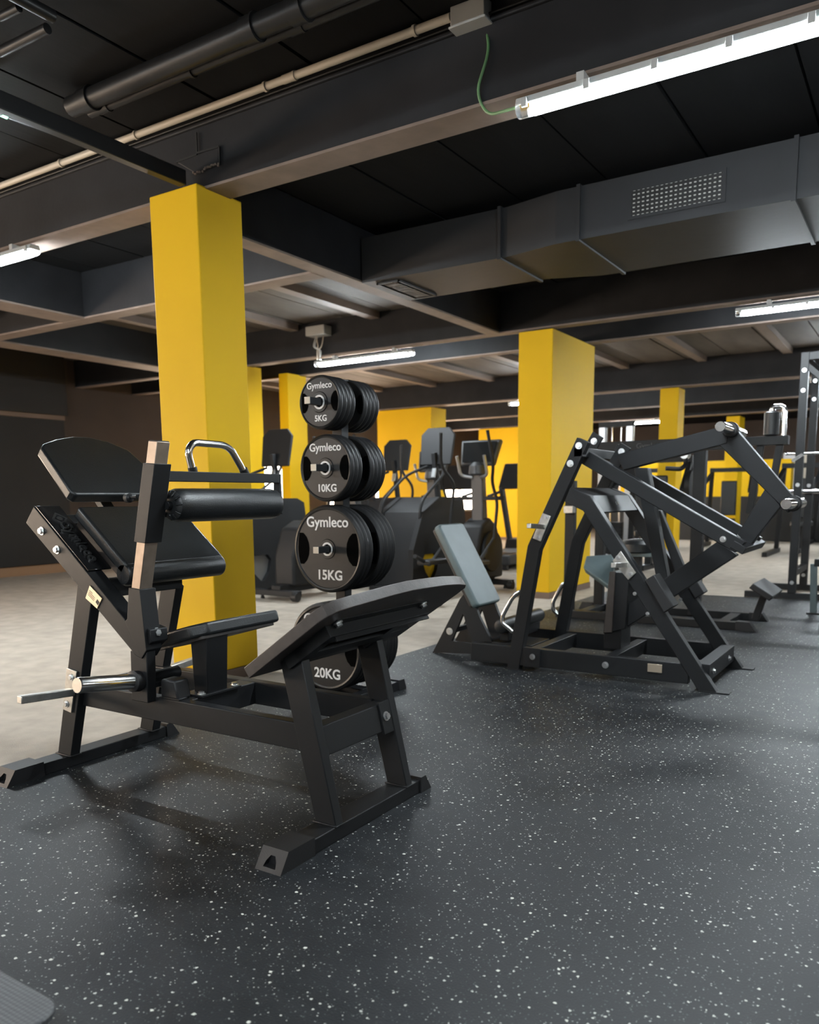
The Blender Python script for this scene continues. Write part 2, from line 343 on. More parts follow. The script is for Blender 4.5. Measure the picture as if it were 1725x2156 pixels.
pillar(7, -3.47, -3.2, 12.4, 12.75, 2.56, 'yellow pillar above the lever arms of the press machine')
pillar(8, -3.57, -3.31, 17.6, 18.1, 2.56, 'farthest yellow pillar on the right')
pillar(9, .95, 1.3, 3.08, 3.4, 2.58, 'yellow pillar out to the right of the view')
struct(MB().box(-6.4, -2.55, 19.4, 19.8, 0, 1.75).build('wall_partition', 'yellow', smooth=False), 'low yellow partition wall at the far end')
struct(MB().box(-6.4, 1.5, 18.6, 19.0, 0, .95).build('wall_dark_block', 'darkwall', smooth=False), 'low dark block in place of mixed dark equipment, in front of the yellow partition')  # plain block standing in for the jumble of dark equipment
# duct
dm = MB(); zt = 2.87
sec = [(-3.62, 5.05, 5.70), (-2.45, 5.06, 5.72), (-2.08, 4.985, 5.86), (4.5, 4.985, 5.86)]
for (xa, a0, a1), (xb, b0, b1) in zip(sec, sec[1:]):
    zb = ZB-.02
    dm.add([(xa, a0, zb), (xa, a1, zb), (xa, a1, zt), (xa, a0, zt), (xb, b0, zb), (xb, b1, zb), (xb, b1, zt), (xb, b0, zt)],
           [(0, 1, 2, 3), (7, 6, 5, 4), (0, 4, 5, 1), (1, 5, 6, 2), (2, 6, 7, 3), (3, 7, 4, 0)])
dr = thing('air_duct', (-1.9, 5.3, 2.56), 'dark grey rectangular air duct along the ceiling', 'air duct')
dm.build('casing', 'duct', dr, smooth=False)
for x, y0, y1 in ((-2.5, 5.05, 5.73), (-1.93, 4.98, 5.87), (-.72, 4.98, 5.87), (.6, 4.98, 5.87)):
    MB().box(x-.012, x+.012, y0-.012, y1+.012, 2.548, zt+.008).build('joint_flange', 'duct', dr, smooth=False)
# side grille
gx0, gx1, gz0, gz1, gy = -1.60, -1.09, 2.635, 2.775, 4.985
g = MB(); t = .02
g.box(gx0-t, gx1+t, gy-.008, gy+.002, gz0-t, gz0).box(gx0-t, gx1+t, gy-.008, gy+.002, gz1, gz1+t).box(gx0-t, gx0, gy-.008, gy+.002, gz0, gz1).box(gx1, gx1+t, gy-.008, gy+.002, gz0, gz1)
gf = g.build('side_grille', 'duct', dr, smooth=False)
MB().box(gx0, gx1, gy-.002, gy+.001, gz0, gz1).build('grille_backing', 'rubber', gf, smooth=False)
for i in range(19):
    x = gx0+(gx1-gx0)*(i+.5)/19; MB().box(x-.006, x+.006, gy-.006, gy-.001, gz0, gz1).build('blade', 'greybox', gf, smooth=False)
for i in range(6):
    z = gz0+(gz1-gz0)*(i+.5)/6; MB().box(gx0, gx1, gy-.010, gy-.0055, z-.0075, z+.0075).build('crossbar', 'rubber', gf, smooth=False)
# end grille under the duct
b = MB(); b.box(-3.54, -3.34, 5.12, 5.135, 2.55, 2.562).box(-3.54, -3.34, 5.64, 5.655, 2.55, 2.562).box(-3.54, -3.525, 5.12, 5.655, 2.55, 2.562).box(-3.355, -3.34, 5.12, 5.655, 2.55, 2.562)
eg = b.build('bottom_grille', 'duct', dr, smooth=False)
MB().box(-3.5, -3.38, 5.16, 5.62, 2.552, 2.561).build('grille_backing', 'rubber', eg, smooth=False)
for i in range(7): MB().bar((-3.5, 5.2+.06*i, 2.553), (-3.38, 5.2+.06*i, 2.553), .02, .004).build('slat', 'duct', eg, smooth=False)
# pipes and conduits under the slab
def pipe(name, pts, r, m, label, cat, joints=(), clips=(), group=None):
    t = thing(name, Vector(pts[0]), label, cat, group); MB().tube(pts, r, 16, fillet=.06).build('run', m, t)
    for x in joints:
        p = Vector(pts[0]); MB().cyl((x-.03, p.y, p.z), (x+.03, p.y, p.z), r*1.14, 18).build('coupling', m, t); MB().cyl((x+.03, p.y, p.z), (x+.045, p.y, p.z), r*1.22, 18).build('coupling_rim', m, t)
    for x in clips:
        p = Vector(pts[0]); MB().cyl((x-.007, p.y, p.z), (x+.007, p.y, p.z), r*1.3, 14).cyl((x, p.y, p.z+r), (x, p.y, ZS-.016), .005, 8).build('clip', m, t)
    return t
pipe('drain_pipe', [(-3.62, 2.67, 2.88), (2.5, 2.67, 2.88)], .045, 'pipe', 'thick black pipe hung under the ceiling beside a thinner one', 'pipe', joints=(-3.5, -2.45, -2.2))
pipe('water_pipe', [(-3.62, 2.775, 2.89), (2.5, 2.775, 2.89)], .022, 'pipe', 'thin black pipe next to the thick ceiling pipe', 'pipe', joints=(-3.52, -2.3), clips=(-2.9, -1.6))
pipe('conduit', [(X0+.1, 3.1, 2.915), (-1.76, 3.1, 2.915)], .017, 'cream', 'cream electrical conduit along the ceiling above the long beam', 'conduit', joints=(-2.62,), clips=(-7.0, -6.1, -5.2, -4.33, -3.68, -2.76, -1.93))
pipe('thin_cable', [(X0+.1, 3.125, 2.892), (.5, 3.125, 2.892)], .005, 'pipe', 'thin dark cable just below the cream conduit', 'cable')
pipe('side_pipe', [px_z(0, 110, 2.88), px_z(100, 60, 2.88)], .02, 'pipe', 'short dark pipe at the upper left corner', 'pipe')
p0 = px_z(12, 0, 2.86); pp = px_z(120, 55, 2.86)
pipe('cross_pipe', [(pp.x-.02, pp.y-1.4, 2.9), (pp.x-.02, pp.y, 2.9)], .024, 'pipe', 'dark pipe running towards the camera at the upper left corner', 'pipe')
pipe('upper_pipe', [px_z(0, 36, 2.89), px_z(40, 16, 2.89)], .016, 'pipe', 'thin dark pipe at the very top left corner', 'pipe')
jb = thing('junction_box', (-1.66, 3.13, 2.9), 'grey junction box at the end of the cream conduit', 'junction box')
MB().box(-1.755, -1.60, 3.085, 3.185, 2.87, 2.945).build('box', 'greybox', jb, bevel=.004); MB().box(-1.76, -1.595, 3.08, 3.19, 2.862, 2.87).build('lid', 'greybox', jb, bevel=.002)
# the spotlight clutter at the left edge
ct = thing('emergency_lamp', (-3.5, 2.35, 2.86), 'small lamp head with a green glow beside the thin steel bar', 'lamp')
q0 = px_z(2, 240, 2.84); q1 = px_z(105, 278, 2.84)
MB().box(q0.x-.05, q0.x+.03, q0.y-.1, q0.y, 2.83, 2.87).build('body', 'pipe', ct, bevel=.004)
MB().bar(q0, q1, .012, .012).build('arm', 'pipe', ct); MB().cyl(q0, q0+V3(0, .03, 0), .012).build('lens', emit('green_pilot_light', (.2, 1, .5), 2.), ct)

# ------------------------------------------------------------------ fluorescent battens under the beams
def lamp(x0, x1, y, z, label, warm=False):
    t = thing('fluorescent_lamp', ((x0+x1)/2, y, z), label, 'ceiling lamp', 'fluorescent battens under the beams'); h = .037
    MB().prism([(y-h, z), (y+h, z), (y+h*.8, z+.028), (y-h*.8, z+.028)], 'x', x0, x1).build('housing', 'lamphouse', t, bevel=.004)
    n = 6; pf = [(y+h*.93*math.cos(R(180+180*i/n)), z-.002+.034*math.sin(R(180+180*i/n))) for i in range(n+1)]
    MB().prism(pf, 'x', x0+.06, x1-.06).build('diffuser', 'lamp', t)
    for a, b in ((x0, x0+.06), (x1-.06, x1)): MB().prism(pf, 'x', a, b).build('end_cap', 'clear', t)
    k = int((x1-x0)/.26)
    for i in range(k+1):
        x = x0+.04+(x1-x0-.08)*i/k
        for s in (-1, 1): MB().box(x-.012, x+.012, y+s*h-.007, y+s*h+.007, z-.014, z+.02).build('clip', 'clip', t, bevel=.002)
    for x in (x0+.25, x1-.25): MB().box(x-.015, x+.015, y, y+.06, z+.027, ZB-.008).build('hanger', 'lamphouse', t)
    return t
rows = [(3.11, 2.50), (7.38, 2.50), (12.40, 2.515), (17.2, 2.515), (-.97, 2.515), (-4.67, 2.515)]
nm = {3.11: 'long front beam', 7.38: 'beam over the wide yellow pillar', 12.40: 'third beam row', 17.2: 'farthest beam row', -.97: 'beam just behind the camera', -4.67: 'rearmost beam'}
cols = [(-5.95, -4.65, 'left column'), (-1.46, -.13, 'middle column'), (3.0, 4.3, 'right column')]
for y, z in rows:
    for xa, xb, c in cols:
        lamp(xa, xb, y, z, 'lit fluorescent batten under the %s, %s' % (nm[y], c))
MB_c = MB().tube([(-1.63, 3.16, 2.866), (-1.60, 3.13, 2.76), (-1.66, 3.13, 2.62), (-1.62, 3.15, 2.53), (-1.46, 3.11, 2.51)], .006, 8, fillet=.05)
tag(MB_c.build('lamp_cable', 'green'), 'green cable hanging from the junction box to the nearest lamp', 'cable')
j2 = thing('hanging_junction_box', (-5.75, 7.3, 2.7), 'cream junction box with dangling wires above the lamp behind the plate tree', 'junction box')
q = px_y(672, 698, 7.3)
MB().box(q.x-.13, q.x+.13, 7.22, 7.36, q.z-.05, q.z+.05).build('box', 'greybox', j2, bevel=.006)
for i in range(5):
    a = q+V3(rnd.uniform(-.06, .06), 0, -.05); e = px_y(676+rnd.uniform(-8, 6), 758, 7.3)
    MB().tube([a, a+V3(rnd.uniform(-.05, .05), -.03, -.12), (a+e)/2+V3(rnd.uniform(-.06, .06), 0, -.02), e], .006, 6, fillet=.05).build('wire', 'clear' if i == 4 else ('cream' if i % 2 else 'lamphouse'), j2)

# ------------------------------------------------------------------ hip thrust machine (nearest)
def end_cap(x0, x1, y_tip, y_in, parent):
    """rubber sleeve on the end of a foot, sloping end face with an arched pocket"""
    s = 1 if y_in > y_tip else -1; z1 = .055; k = .036*s; e = .006
    b = MB()
    o = [(x0-e, 0), (x1+e, 0), (x1+e, z1), (x0-e, z1)]; cx = (x0+x1)/2
    hole = [(cx-.022, .010), (cx+.022, .010), (cx+.018, .024), (cx+.008, .038), (cx-.008, .038), (cx-.018, .024)]
    bm = bmesh.new(); vo = [bm.verts.new((p[0], y_tip+k*p[1]/z1, p[1])) for p in o]; vh = [bm.verts.new((p[0], y_tip+k*p[1]/z1, p[1])) for p in hole]
    es = [bm.edges.new((vv[i], vv[(i+1) % len(vv)])) for vv in (vo, vh) for i in range(len(vv))]
    bmesh.ops.triangle_fill(bm, edges=es, use_beauty=True)
    vi = [bm.verts.new((p[0], y_tip+.03*s, p[1])) for p in hole]; n = len(hole)
    for i in range(n): bm.faces.new((vh[i], vh[(i+1) % n], vi[(i+1) % n], vi[i]))
    bm.faces.new(vi)
    vb = [bm.verts.new((p[0], y_in, p[1])) for p in o]
    for i in range(4): bm.faces.new((vo[i], vo[(i+1) % 4], vb[(i+1) % 4], vb[i]))
    bm.faces.new(vb); bm.verts.index_update()
    b.add([v.co.copy() for v in bm.verts], [tuple(v.index for v in f.verts) for f in bm.faces]); bm.free()
    return b.build('foot_cap', 'rubber', parent, smooth=False)
def slab_pad(name, m, parent, P0, slope, s0, s1, y0, y1, t, r=.02, outline=None, bevel=.012):
    """pad lying along a slope in xz: s runs along the slope, thickness t upwards along the normal"""
    a = R(slope); u = V3(math.cos(a), 0, math.sin(a)); n = V3(-math.sin(a), 0, math.cos(a)); P0 = Vector(P0)
    out = outline or rrect(s0, s1, y0, y1, r)
    bt = [P0+u*p[0]+V3(0, p[1]-P0.y, 0) for p in out]; tp = [q+n*t for q in bt]; k = len(out)
    b = MB().add(bt+tp, [tuple(range(k)), tuple(range(2*k-1, k-1, -1))]+[(i, k+i, k+(i+1) % k, (i+1) % k) for i in range(k)])
    return b.build(name, m, parent, bevel=bevel, seg=3)
def hip_thrust():
    T = thing('hip_thrust_machine', (-2.03, 1.98, 0), 'black hip thrust machine with leather pads, roller and footboard, nearest in view', 'gym machine')
    # floor feet
    for nm, xa, xb in (('rear_foot', -2.745, -2.665), ('front_foot', -1.475, -1.395)):
        f = MB().box(xa, xb, 1.58, 2.24, 0, .045).build(nm, 'black', T, bevel=.003)
        end_cap(xa, xb, 1.518, 1.665, f); end_cap(xa, xb, 2.30, 2.235, f)
    rl = [(-2.735, .045), (-2.655, .045), (-2.465, .66), (-2.54, .71)]; fl = [(-1.475, .045), (-1.397, .045), (-1.521, .578), (-1.596, .527)]
    for y in (1.772, 2.155):
        l = MB().prism(rl, 'y', y, y+.04).build('rear_leg', 'black', T, bevel=.003)
        l2 = MB().prism(fl, 'y', y, y+.036).build('front_leg', 'black', T, bevel=.003)
        for xa, xb, l0 in ((-2.742, -2.648, l), (-1.482, -1.390, l2)): MB().box(xa, xb, y-.006, y+.045, .044, .049).build('weld', 'black', l0, bevel=.002)
    for y in (1.795, 2.14): MB().box(-2.63, -1.525, y, y+.04, .245, .33).build('side_rail', 'black', T, bevel=.003)
    MB().box(-2.13, -2.05, 1.835, 2.14, .247, .329).build('seat_crossbar', 'black', T, bevel=.003)
    MB().prism([(-1.50, .24), (-1.452, .24), (-1.472, .328), (-1.52, .328)], 'y', 1.808, 2.155).build('front_crossbar', 'black', T, bevel=.003)
    bp = MB().prism([(-1.452, .232), (-1.444, .232), (-1.466, .336), (-1.474, .336)], 'y', 2.10, 2.156).build('bolt_plate', 'black', T, bevel=.001); bolt((-1.456, 2.125, .287), (1, 0, .22), bp)
    MB().box(-2.5, -2.44, 1.80, 2.165, .655, .72).build('upper_crossbar', 'black', T, bevel=.003)
    MB().box(-2.64, -2.57, 1.812, 2.155, .25, .32).build('rear_crossbar', 'black', T, bevel=.003)
    # storage pegs on the rear legs
    for s, y in ((-1, 1.772), (1, 2.195)):
        pl = MB().prism([(-2.672, .228), (-2.622, .220), (-2.572, .382), (-2.630, .390)], 'y', y, y+.008*s).build('peg_plate', 'steel', T, bevel=.0015)
        for cx, cz in ((-2.644, .252), (-2.604, .358)): bolt((cx, y+.008*s, cz), (0, s, 0), pl, .009, .006)
        ln = .21 if s < 0 else .19
        MB().bar((-2.612, y, .300), (-2.612, y+s*ln, .316), .028, .028).build('storage_peg', 'steel', T, bevel=.003)
    # carriage: inclined beam, fork, uprights
    cr = MB().prism([(-2.804, .919), (-2.747, .98), (-2.215, .55), (-2.20, .468), (-2.228, .476)], 'y', 1.757, 1.822).build('carriage_beam', 'black', T, bevel=.003)
    for px, py in ((88.5, 1118), (121, 1157.5)):
        p = px_y(px, py, 1.757); bolt(p, (0, -1, 0), cr, .0105, .009)
    pr = px_y(296, 1337, 1.757)
    a = R(-38.5); u = V3(math.cos(a), 0, math.sin(a)); n = V3(-math.sin(a), 0, math.cos(a)); B0 = V3(-2.747, 1.757, .98)
    cp = MB(); c = [(0.006, .004), (.365, .004), (.365, .10), (.006, .10)]
    cp.add([B0+u*p[0]+V3(0, p[1], 0) for p in c]+[B0+u*p[0]+V3(0, p[1], 0)+n*.006 for p in c], [(0, 1, 2, 3), (7, 6, 5, 4), (0, 4, 5, 1), (1, 5, 6, 2), (2, 6, 7, 3), (3, 7, 4, 0)])
    cover = cp.build('emblem_cover', 'black2', T, bevel=.002)
    tm = Matrix((u, V3(0, 1, 0), n)).transposed()
    lettering('Gymleco', .062, .005, 'emblem', B0+u*.215+V3(0, .053, 0)+n*.008, tm, cover, .0006, label='raised glossy maker name')
    d = [B0+u*(.085+.035*x)+V3(0, .053+.032*y, 0)+n*.006 for x, y in ((-1, 0), (0, -1), (1, 0), (0, 1))]
    d2 = [B0+u*(.085+.024*x)+V3(0, .053+.022*y, 0)+n*.006 for x, y in ((-1, 0), (0, -1), (1, 0), (0, 1))]
    em = MB().add(d+d2+[q+n*.004 for q in d+d2], [(i, (i+1) % 4, (i+1) % 4+8, i+8) for i in range(4)]+[(i+8, (i+1) % 4+8, (i+1) % 4+12, i+12) for i in range(4)]+[(i+4, i+12, (i+1) % 4+12, (i+1) % 4+4) for i in range(4)])
    em.cyl(B0+u*.085+V3(0, .053, 0)+n*.006, B0+u*.085+V3(0, .053, 0)+n*.01, .011, 14); em.build('emblem', 'emblem', cover, smooth=False)
    plate = MB(); pc = [px_y(x, y, 1.757) for x, y in ((182, 1259), (191, 1232.5), (216.5, 1260), (206, 1281))]
    plate.add(pc+[p+V3(0, -.004, 0) for p in pc], [(0, 1, 2, 3), (7, 6, 5, 4), (0, 4, 5, 1), (1, 5, 6, 2), (2, 6, 7, 3), (3, 7, 4, 0)])
    rp = plate.build('rating_plate', 'brass', T)
    ce_ = sum(pc, V3(0, 0, 0))/4; ax = (pc[2]-pc[1]).normalized(); az = (pc[1]-pc[0]).normalized()
    for k in range(4):
        st = pc[0]*.0+ce_+az*(.010-.006*k)-ax*.03+V3(0, -.0045, 0)
        MB().bar(st, st+ax*(.038 if k else .02), .0005, .0012, up=az).build('engraved_line', 'rubber', rp, smooth=False)
    dd = [ce_+ax*.026+V3(0, -.0045, 0)+V3(x, 0, z)*.011 for x, z in ((-1, 0), (0, -1), (1, 0), (0, 1))]
    MB().add(dd+[q+V3(0, .0005, 0) for q in dd], [(0, 1, 2, 3), (7, 6, 5, 4)]).build('engraved_mark', 'rubber', rp, smooth=False)
    # upright: sleeve stack leaning forwards
    def up(z): return -2.244+.027+(z-.706)*(-2.119+2.244)/(1.186-.706)     # centre x of the tube at height z
    def seg(name, z0, z1, w, y0, y1, m, par=T, cap=False):
        return MB().prism([(up(z0)-w, z0), (up(z0)+w, z0-.004), (up(z1)+w, z1-.004), (up(z1)-w, z1)], 'y', y0, y1).build(name, m, par, bevel=.002)
    MB().prism([(-2.274, .59), (-2.262, .60), (-2.244, .708), (-2.188, .704), (-2.172, .50), (-2.20, .468)], 'y', 1.7565, 1.8225).build('upright_socket', 'black', T, bevel=.002); it = seg('inner_tube', .70, 1.186, .021, 1.763, 1.815, 'inner')
    seg('tube_plug', 1.184, 1.189, .020, 1.765, 1.813, 'rubber', it)
    sl = seg('sliding_sleeve', .862, 1.117, .028, 1.757, 1.826, 'black')
    kn = px_y(276, 1047, 1.785); MB().cyl(kn, kn+V3(.03, 0, .002), .006).build('pin_shaft', 'black', sl); MB().lathe(kn+V3(-.026, 0, -.002), (1, 0, 0), [(0, .009), (.005, .016), (.02, .016), (.027, .009)], 18).build('pin_knob', 'rubber', sl)
    # fork bracket and lower post
    br = MB().prism(xz([(288, 1335), (304, 1319), (320, 1326), (322, 1352), (300, 1374), (286, 1352)], 1.775), 'y', 1.768, 1.84).build('pivot_bracket', 'black', T, bevel=.003)
    bo = px_x(311, 1336, -2.165); bolt(V3(-2.168, 1.80, bo.z), (1, 0, .1), br, .012)
    MB().prism([(-2.27, .315), (-2.186, .315), (-2.178, .50), (-2.262, .49)], 'y', 1.762, 1.80).build('lever_post', 'black', T, bevel=.003)
    MB().cyl((-2.225, 1.80, .39), (-2.225, 1.93, .39), .022).build('pivot_shaft', 'black', T)
    hn = MB(); hn.lathe((-2.225, 1.762, .388), (0, -1, .14), [(0, .026), (.236, .026), (.24, .024)], 28); h = hn.build('weight_horn', 'chrome', T)
    MB().lathe((-2.225, 1.764, .388), (0, -1, .14), [(0, .03), (.004, .036), (.03, .036), (.034, .030)], 28).build('horn_collar', 'rubber', h)
    MB().prism([(-2.165, .33), (-2.08, .33), (-2.092, .395), (-2.16, .395)], 'y', 1.80, 1.86).build('bumper', 'rubber', T, bevel=.006)
    MB().box(-2.15, -2.07, 1.796, 1.834, .329, .337).build('bumper_plate', 'black', T, bevel=.002)
    # roller
    rx, rz = -2.112, .98
    tb = MB().box(rx-.016, rx+.016, 1.82, 2.372, 1.058, 1.092).build('roller_crossbar', 'black', T, bevel=.002)
    MB().prism([(rx-.02, .94), (rx+.02, .94), (rx+.016, 1.064), (rx-.016, 1.064)], 'y', 2.362, 2.372).build('roller_bracket', 'black', T, bevel=.002)
    prof = [(0, .02), (.002, .040), (.008, .049), (.025, .0555), (.06, .0565), (.48, .0565), (.503, .052), (.516, .04), (.521, .02)]
    rl_ = MB().lathe((rx, 1.838, rz), (0, 1, 0), prof, 40).build('roller_pad', 'leather', T)
    for i in range(11):
        q = 2*math.pi*i/11+rnd.uniform(-.1, .1); p = V3(rx+.041*math.cos(q), 1.841, rz+.041*math.sin(q)); d_ = V3(math.cos(q), .55, math.sin(q)).normalized()
        MB().bar(p-d_*.012, p+d_*.010, .009, .007).build('gather', 'leather', rl_, bevel=.003)
    MB().cyl((rx, 1.82, rz), (rx, 2.365, rz), .014).build('roller_axle', 'black', T)
    hd = MB().tube([(rx, 1.945, 1.085), (rx, 1.925, 1.160), (rx, 1.95, 1.190), (rx, 2.09, 1.188), (rx, 2.13, 1.172), (rx, 2.197, 1.085)], .0125, 16, fillet=.03).build('handle', 'chrome', T)
    for y, y2 in ((1.945, 1.941), (2.196, 2.184)): MB().cyl((rx, y, 1.088), (rx, y2, 1.107), .0155).build('handle_ferrule', 'black', hd)
    # pads
    bk = slab_pad('backrest_pad', 'leather', T, (-2.638, 1.84, .94), -39, 0, .33, 1.84, 2.305, .05, .012, bevel=.010)
    a2 = R(-39); u2 = V3(math.cos(a2), 0, math.sin(a2)); n2 = V3(-math.sin(a2), 0, math.cos(a2))
    c0 = V3(-2.638, 1.84, .94)+u2*.33+n2*.008
    MB().lathe(c0, (0, 1, 0), [(0, .034), (.006, .040), (.012, .042), (.453, .042), (.459, .040), (.465, .034)], 28).build('pad_roll', 'leather', bk)
    for yy in (1.843, 2.302):
        s_ = V3(-2.638, yy, .94); MB().tube([s_+u2*.01+n2*.046, s_+u2*.30+n2*.046], .0022, 6).build('piping', 'leather', bk)
    MB().add([c0+n2*(-.05)+V3(0, y, 0)-u2*x for y in (.03, .44) for x in (.0, .33)]+[c0+n2*(-.011)+V3(0, y, 0)-u2*x for y in (.03, .44) for x in (.0, .33)], [(0, 1, 3, 2), (4, 6, 7, 5), (0, 4, 5, 1), (2, 3, 7, 6), (0, 2, 6, 4), (1, 5, 7, 3)]).build('backrest_board', 'board', bk, smooth=False)
    out = [(0, 1.86), (0, 2.265), (-.02, 2.285), (-.18, 2.275), (-.26, 2.245), (-.305, 2.17), (-.325, 2.09), (-.322, 2.02), (-.30, 1.935), (-.27, 1.865), (-.245, 1.845), (-.02, 1.845)]
    hp = slab_pad('headrest_pad', 'leather', T, (-2.665, 1.845, .985), -46, 0, 0, 0, 0, .045, outline=[(x-.005, y) for x, y in out], bevel=.009)
    MB().bar((-2.70, 2.06, .93), (-2.85, 2.06, 1.10), .05, .03).build('headrest_arm', 'black', T, bevel=.003)
    # far side inclined beam that carries the pads
    MB().prism([(-2.79, .91), (-2.735, .965), (-2.45, .735), (-2.50, .68)], 'y', 2.16, 2.20).build('carriage_beam', 'black', T, bevel=.003)
    for s_ in (.06, .27):
        c1 = V3(-2.747, 1.82, .98)+u*s_-n*.03; MB().bar(c1, c1+V3(0, .4, 0), .05, .03, up=n).build('pad_carrier', 'black', T, bevel=.002)
    # seat
    so = [(-.28, 1.86), (-.05, 1.845), (0, 1.885), (0, 2.235), (-.04, 2.265), (-.26, 2.25), (-.28, 2.20)]
    st = slab_pad('seat_pad', 'leather', T, (-2.005, 1.86, .548), 15, 0, 0, 0, 0, .045, outline=so, bevel=.010)
    slab_pad('seat_board', 'board', st, (-2.012, 1.86, .536), 15, -.26, -.006, 1.87, 2.23, .012, .02, bevel=.002)
    MB().add([(-2.05, 1.905, .335), (-2.05, 2.0, .335), (-2.115, 2.0, .335), (-2.115, 1.905, .335), (-2.022, 1.885, .535), (-2.022, 1.985, .535), (-2.10, 1.985, .525), (-2.10, 1.885, .525)], [(0, 3, 2, 1), (4, 5, 6, 7), (0, 1, 5, 4), (1, 2, 6, 5), (2, 3, 7, 6), (3, 0, 4, 7)]).build('seat_post', 'black', T, bevel=.003)
    bs = MB().box(-2.13, -2.035, 1.865, 2.055, .329, .337).build('seat_base_plate', 'black', T, bevel=.001)
    for y in (1.882, 2.04): bolt((-2.055, y, .337), (0, 0, 1), bs, .0105, .008)
    # footboard
    top = [(0, 1.70), (.325, 1.695), (.362, 1.705), (.384, 1.735), (.396, 1.79), (.407, 1.86), (.422, 1.95), (.432, 2.05), (.428, 2.15), (.421, 2.27), (.405, 2.38), (.388, 2.45), (.365, 2.48), (.32, 2.485), (0, 2.48)]
    ab = R(34.6); ub = V3(math.cos(ab), 0, math.sin(ab)); nb = V3(-math.sin(ab), 0, math.cos(ab)); b0 = V3(-1.655, 1.70, .478)
    fb = slab_pad('footboard', 'board', T, b0-nb*.004, 34.6, 0, 0, 0, 0, .036, outline=top, bevel=.0025)
    for y in (1.80, 2.27):
        q0 = b0+ub*.05+V3(0, y-1.70, 0)-nb*.02; q1 = b0+ub*.33+V3(0, y-1.70, 0)-nb*.02
    fr = MB(); 
    for s_ in (.17, .27): fr.bar(b0+ub*s_+V3(0, .06, 0)-nb*.021, b0+ub*s_+V3(0, .60, 0)-nb*.021, .05, .04, up=nb)
    for y in (.08, .46): fr.bar(b0+ub*.10+V3(0, y, 0)-nb*.021, b0+ub*.27+V3(0, y, 0)-nb*.021, .04, .04, up=nb)
    fr.build('footboard_frame', 'black', T, bevel=.002)
    an = MB().bar(b0+ub*.30+V3(0, .085, 0)-nb*.004, b0+ub*.30+V3(0, .59, 0)-nb*.004, .05, .006, up=nb).bar(b0+ub*.286+V3(0, .085, 0)-nb*.03, b0+ub*.286+V3(0, .59, 0)-nb*.03, .006, .05, up=nb).build('angle_bracket', 'black', T, bevel=.001)
    for y in (.105, .57): bolt(b0+ub*.306+V3(0, y, 0)-nb*.007, -nb, an, .0105, .009)
    return T
hip_thrust()

# ------------------------------------------------------------------ plate tree with plates
TX = -2.45
t = thing('plate_tree', (TX, 3.22, 0), 'black upright plate rack with stacked weight plates behind the footboard', 'weight rack')
MB().box(TX-.03, TX+.03, 3.188, 3.242, .05, 1.56).build('post', 'black', t, bevel=.003)
for x in (-2.61, -2.29):
    f = MB().box(x-.03, x+.03, 2.98, 3.44, 0, .05).build('foot', 'black', t, bevel=.003)
    for ya, yb in ((2.93, 3.0), (3.42, 3.49)): MB().prism([(ya, 0), (yb, 0), (yb-(.02 if yb > 3.2 else 0), .056), (ya+(.02 if yb < 3.2 else 0), .056)], 'x', x-.034, x+.034).build('foot_cap', 'rubber', f, bevel=.002)
MB().box(-2.58, -2.32, 3.19, 3.25, .005, .05).build('base_crossbar', 'black', t, bevel=.003)
MB().box(TX-.03, TX+.03, 3.19, 3.25, 1.56, 1.566).build('post_cap', 'rubber', t)
specs = [('5KG', 1.447, .126, 3.055, .030, 4, 4, 3.252), ('10KG', 1.142, .161, 3.088, .030, 3, 4, 3.252), ('15KG', .753, .215, 3.09, .030, 3, 4, 3.252), ('20KG', .273, .222, 3.053, .031, 4, 4, 3.252)]
def plate_mesh(rad, th):
    # profile turned about the plate axis, axis along +y from the front face; raised rim, sunken web, raised hub
    h = rad
    p = [(.004, .026), (.0, .027), (.0, .046), (.004, .049), (.004, h*.885), (.001, h*.905), (.0, h*.925), (.003, h*.965), (.008, h*.99), (th*.5, h), (th-.008, h*.99), (th-.003, h*.965), (th, h*.925), (th-.001, h*.905), (th-.004, h*.885), (th-.004, .05), (th, .046), (th, .026)]
    n = 48; vs = []; fs = []
    for (d, r) in p: vs += [(r*math.cos(2*math.pi*i/n), d, r*math.sin(2*math.pi*i/n)) for i in range(n)]
    k = len(p); fs = [(j*n+i, j*n+(i+1) % n, ((j+1) % k)*n+(i+1) % n, ((j+1) % k)*n+i) for j in range(k) for i in range(n)]
    return vs, fs
ORD = ['first', 'second', 'third', 'fourth', 'fifth', 'sixth', 'seventh', 'rear']
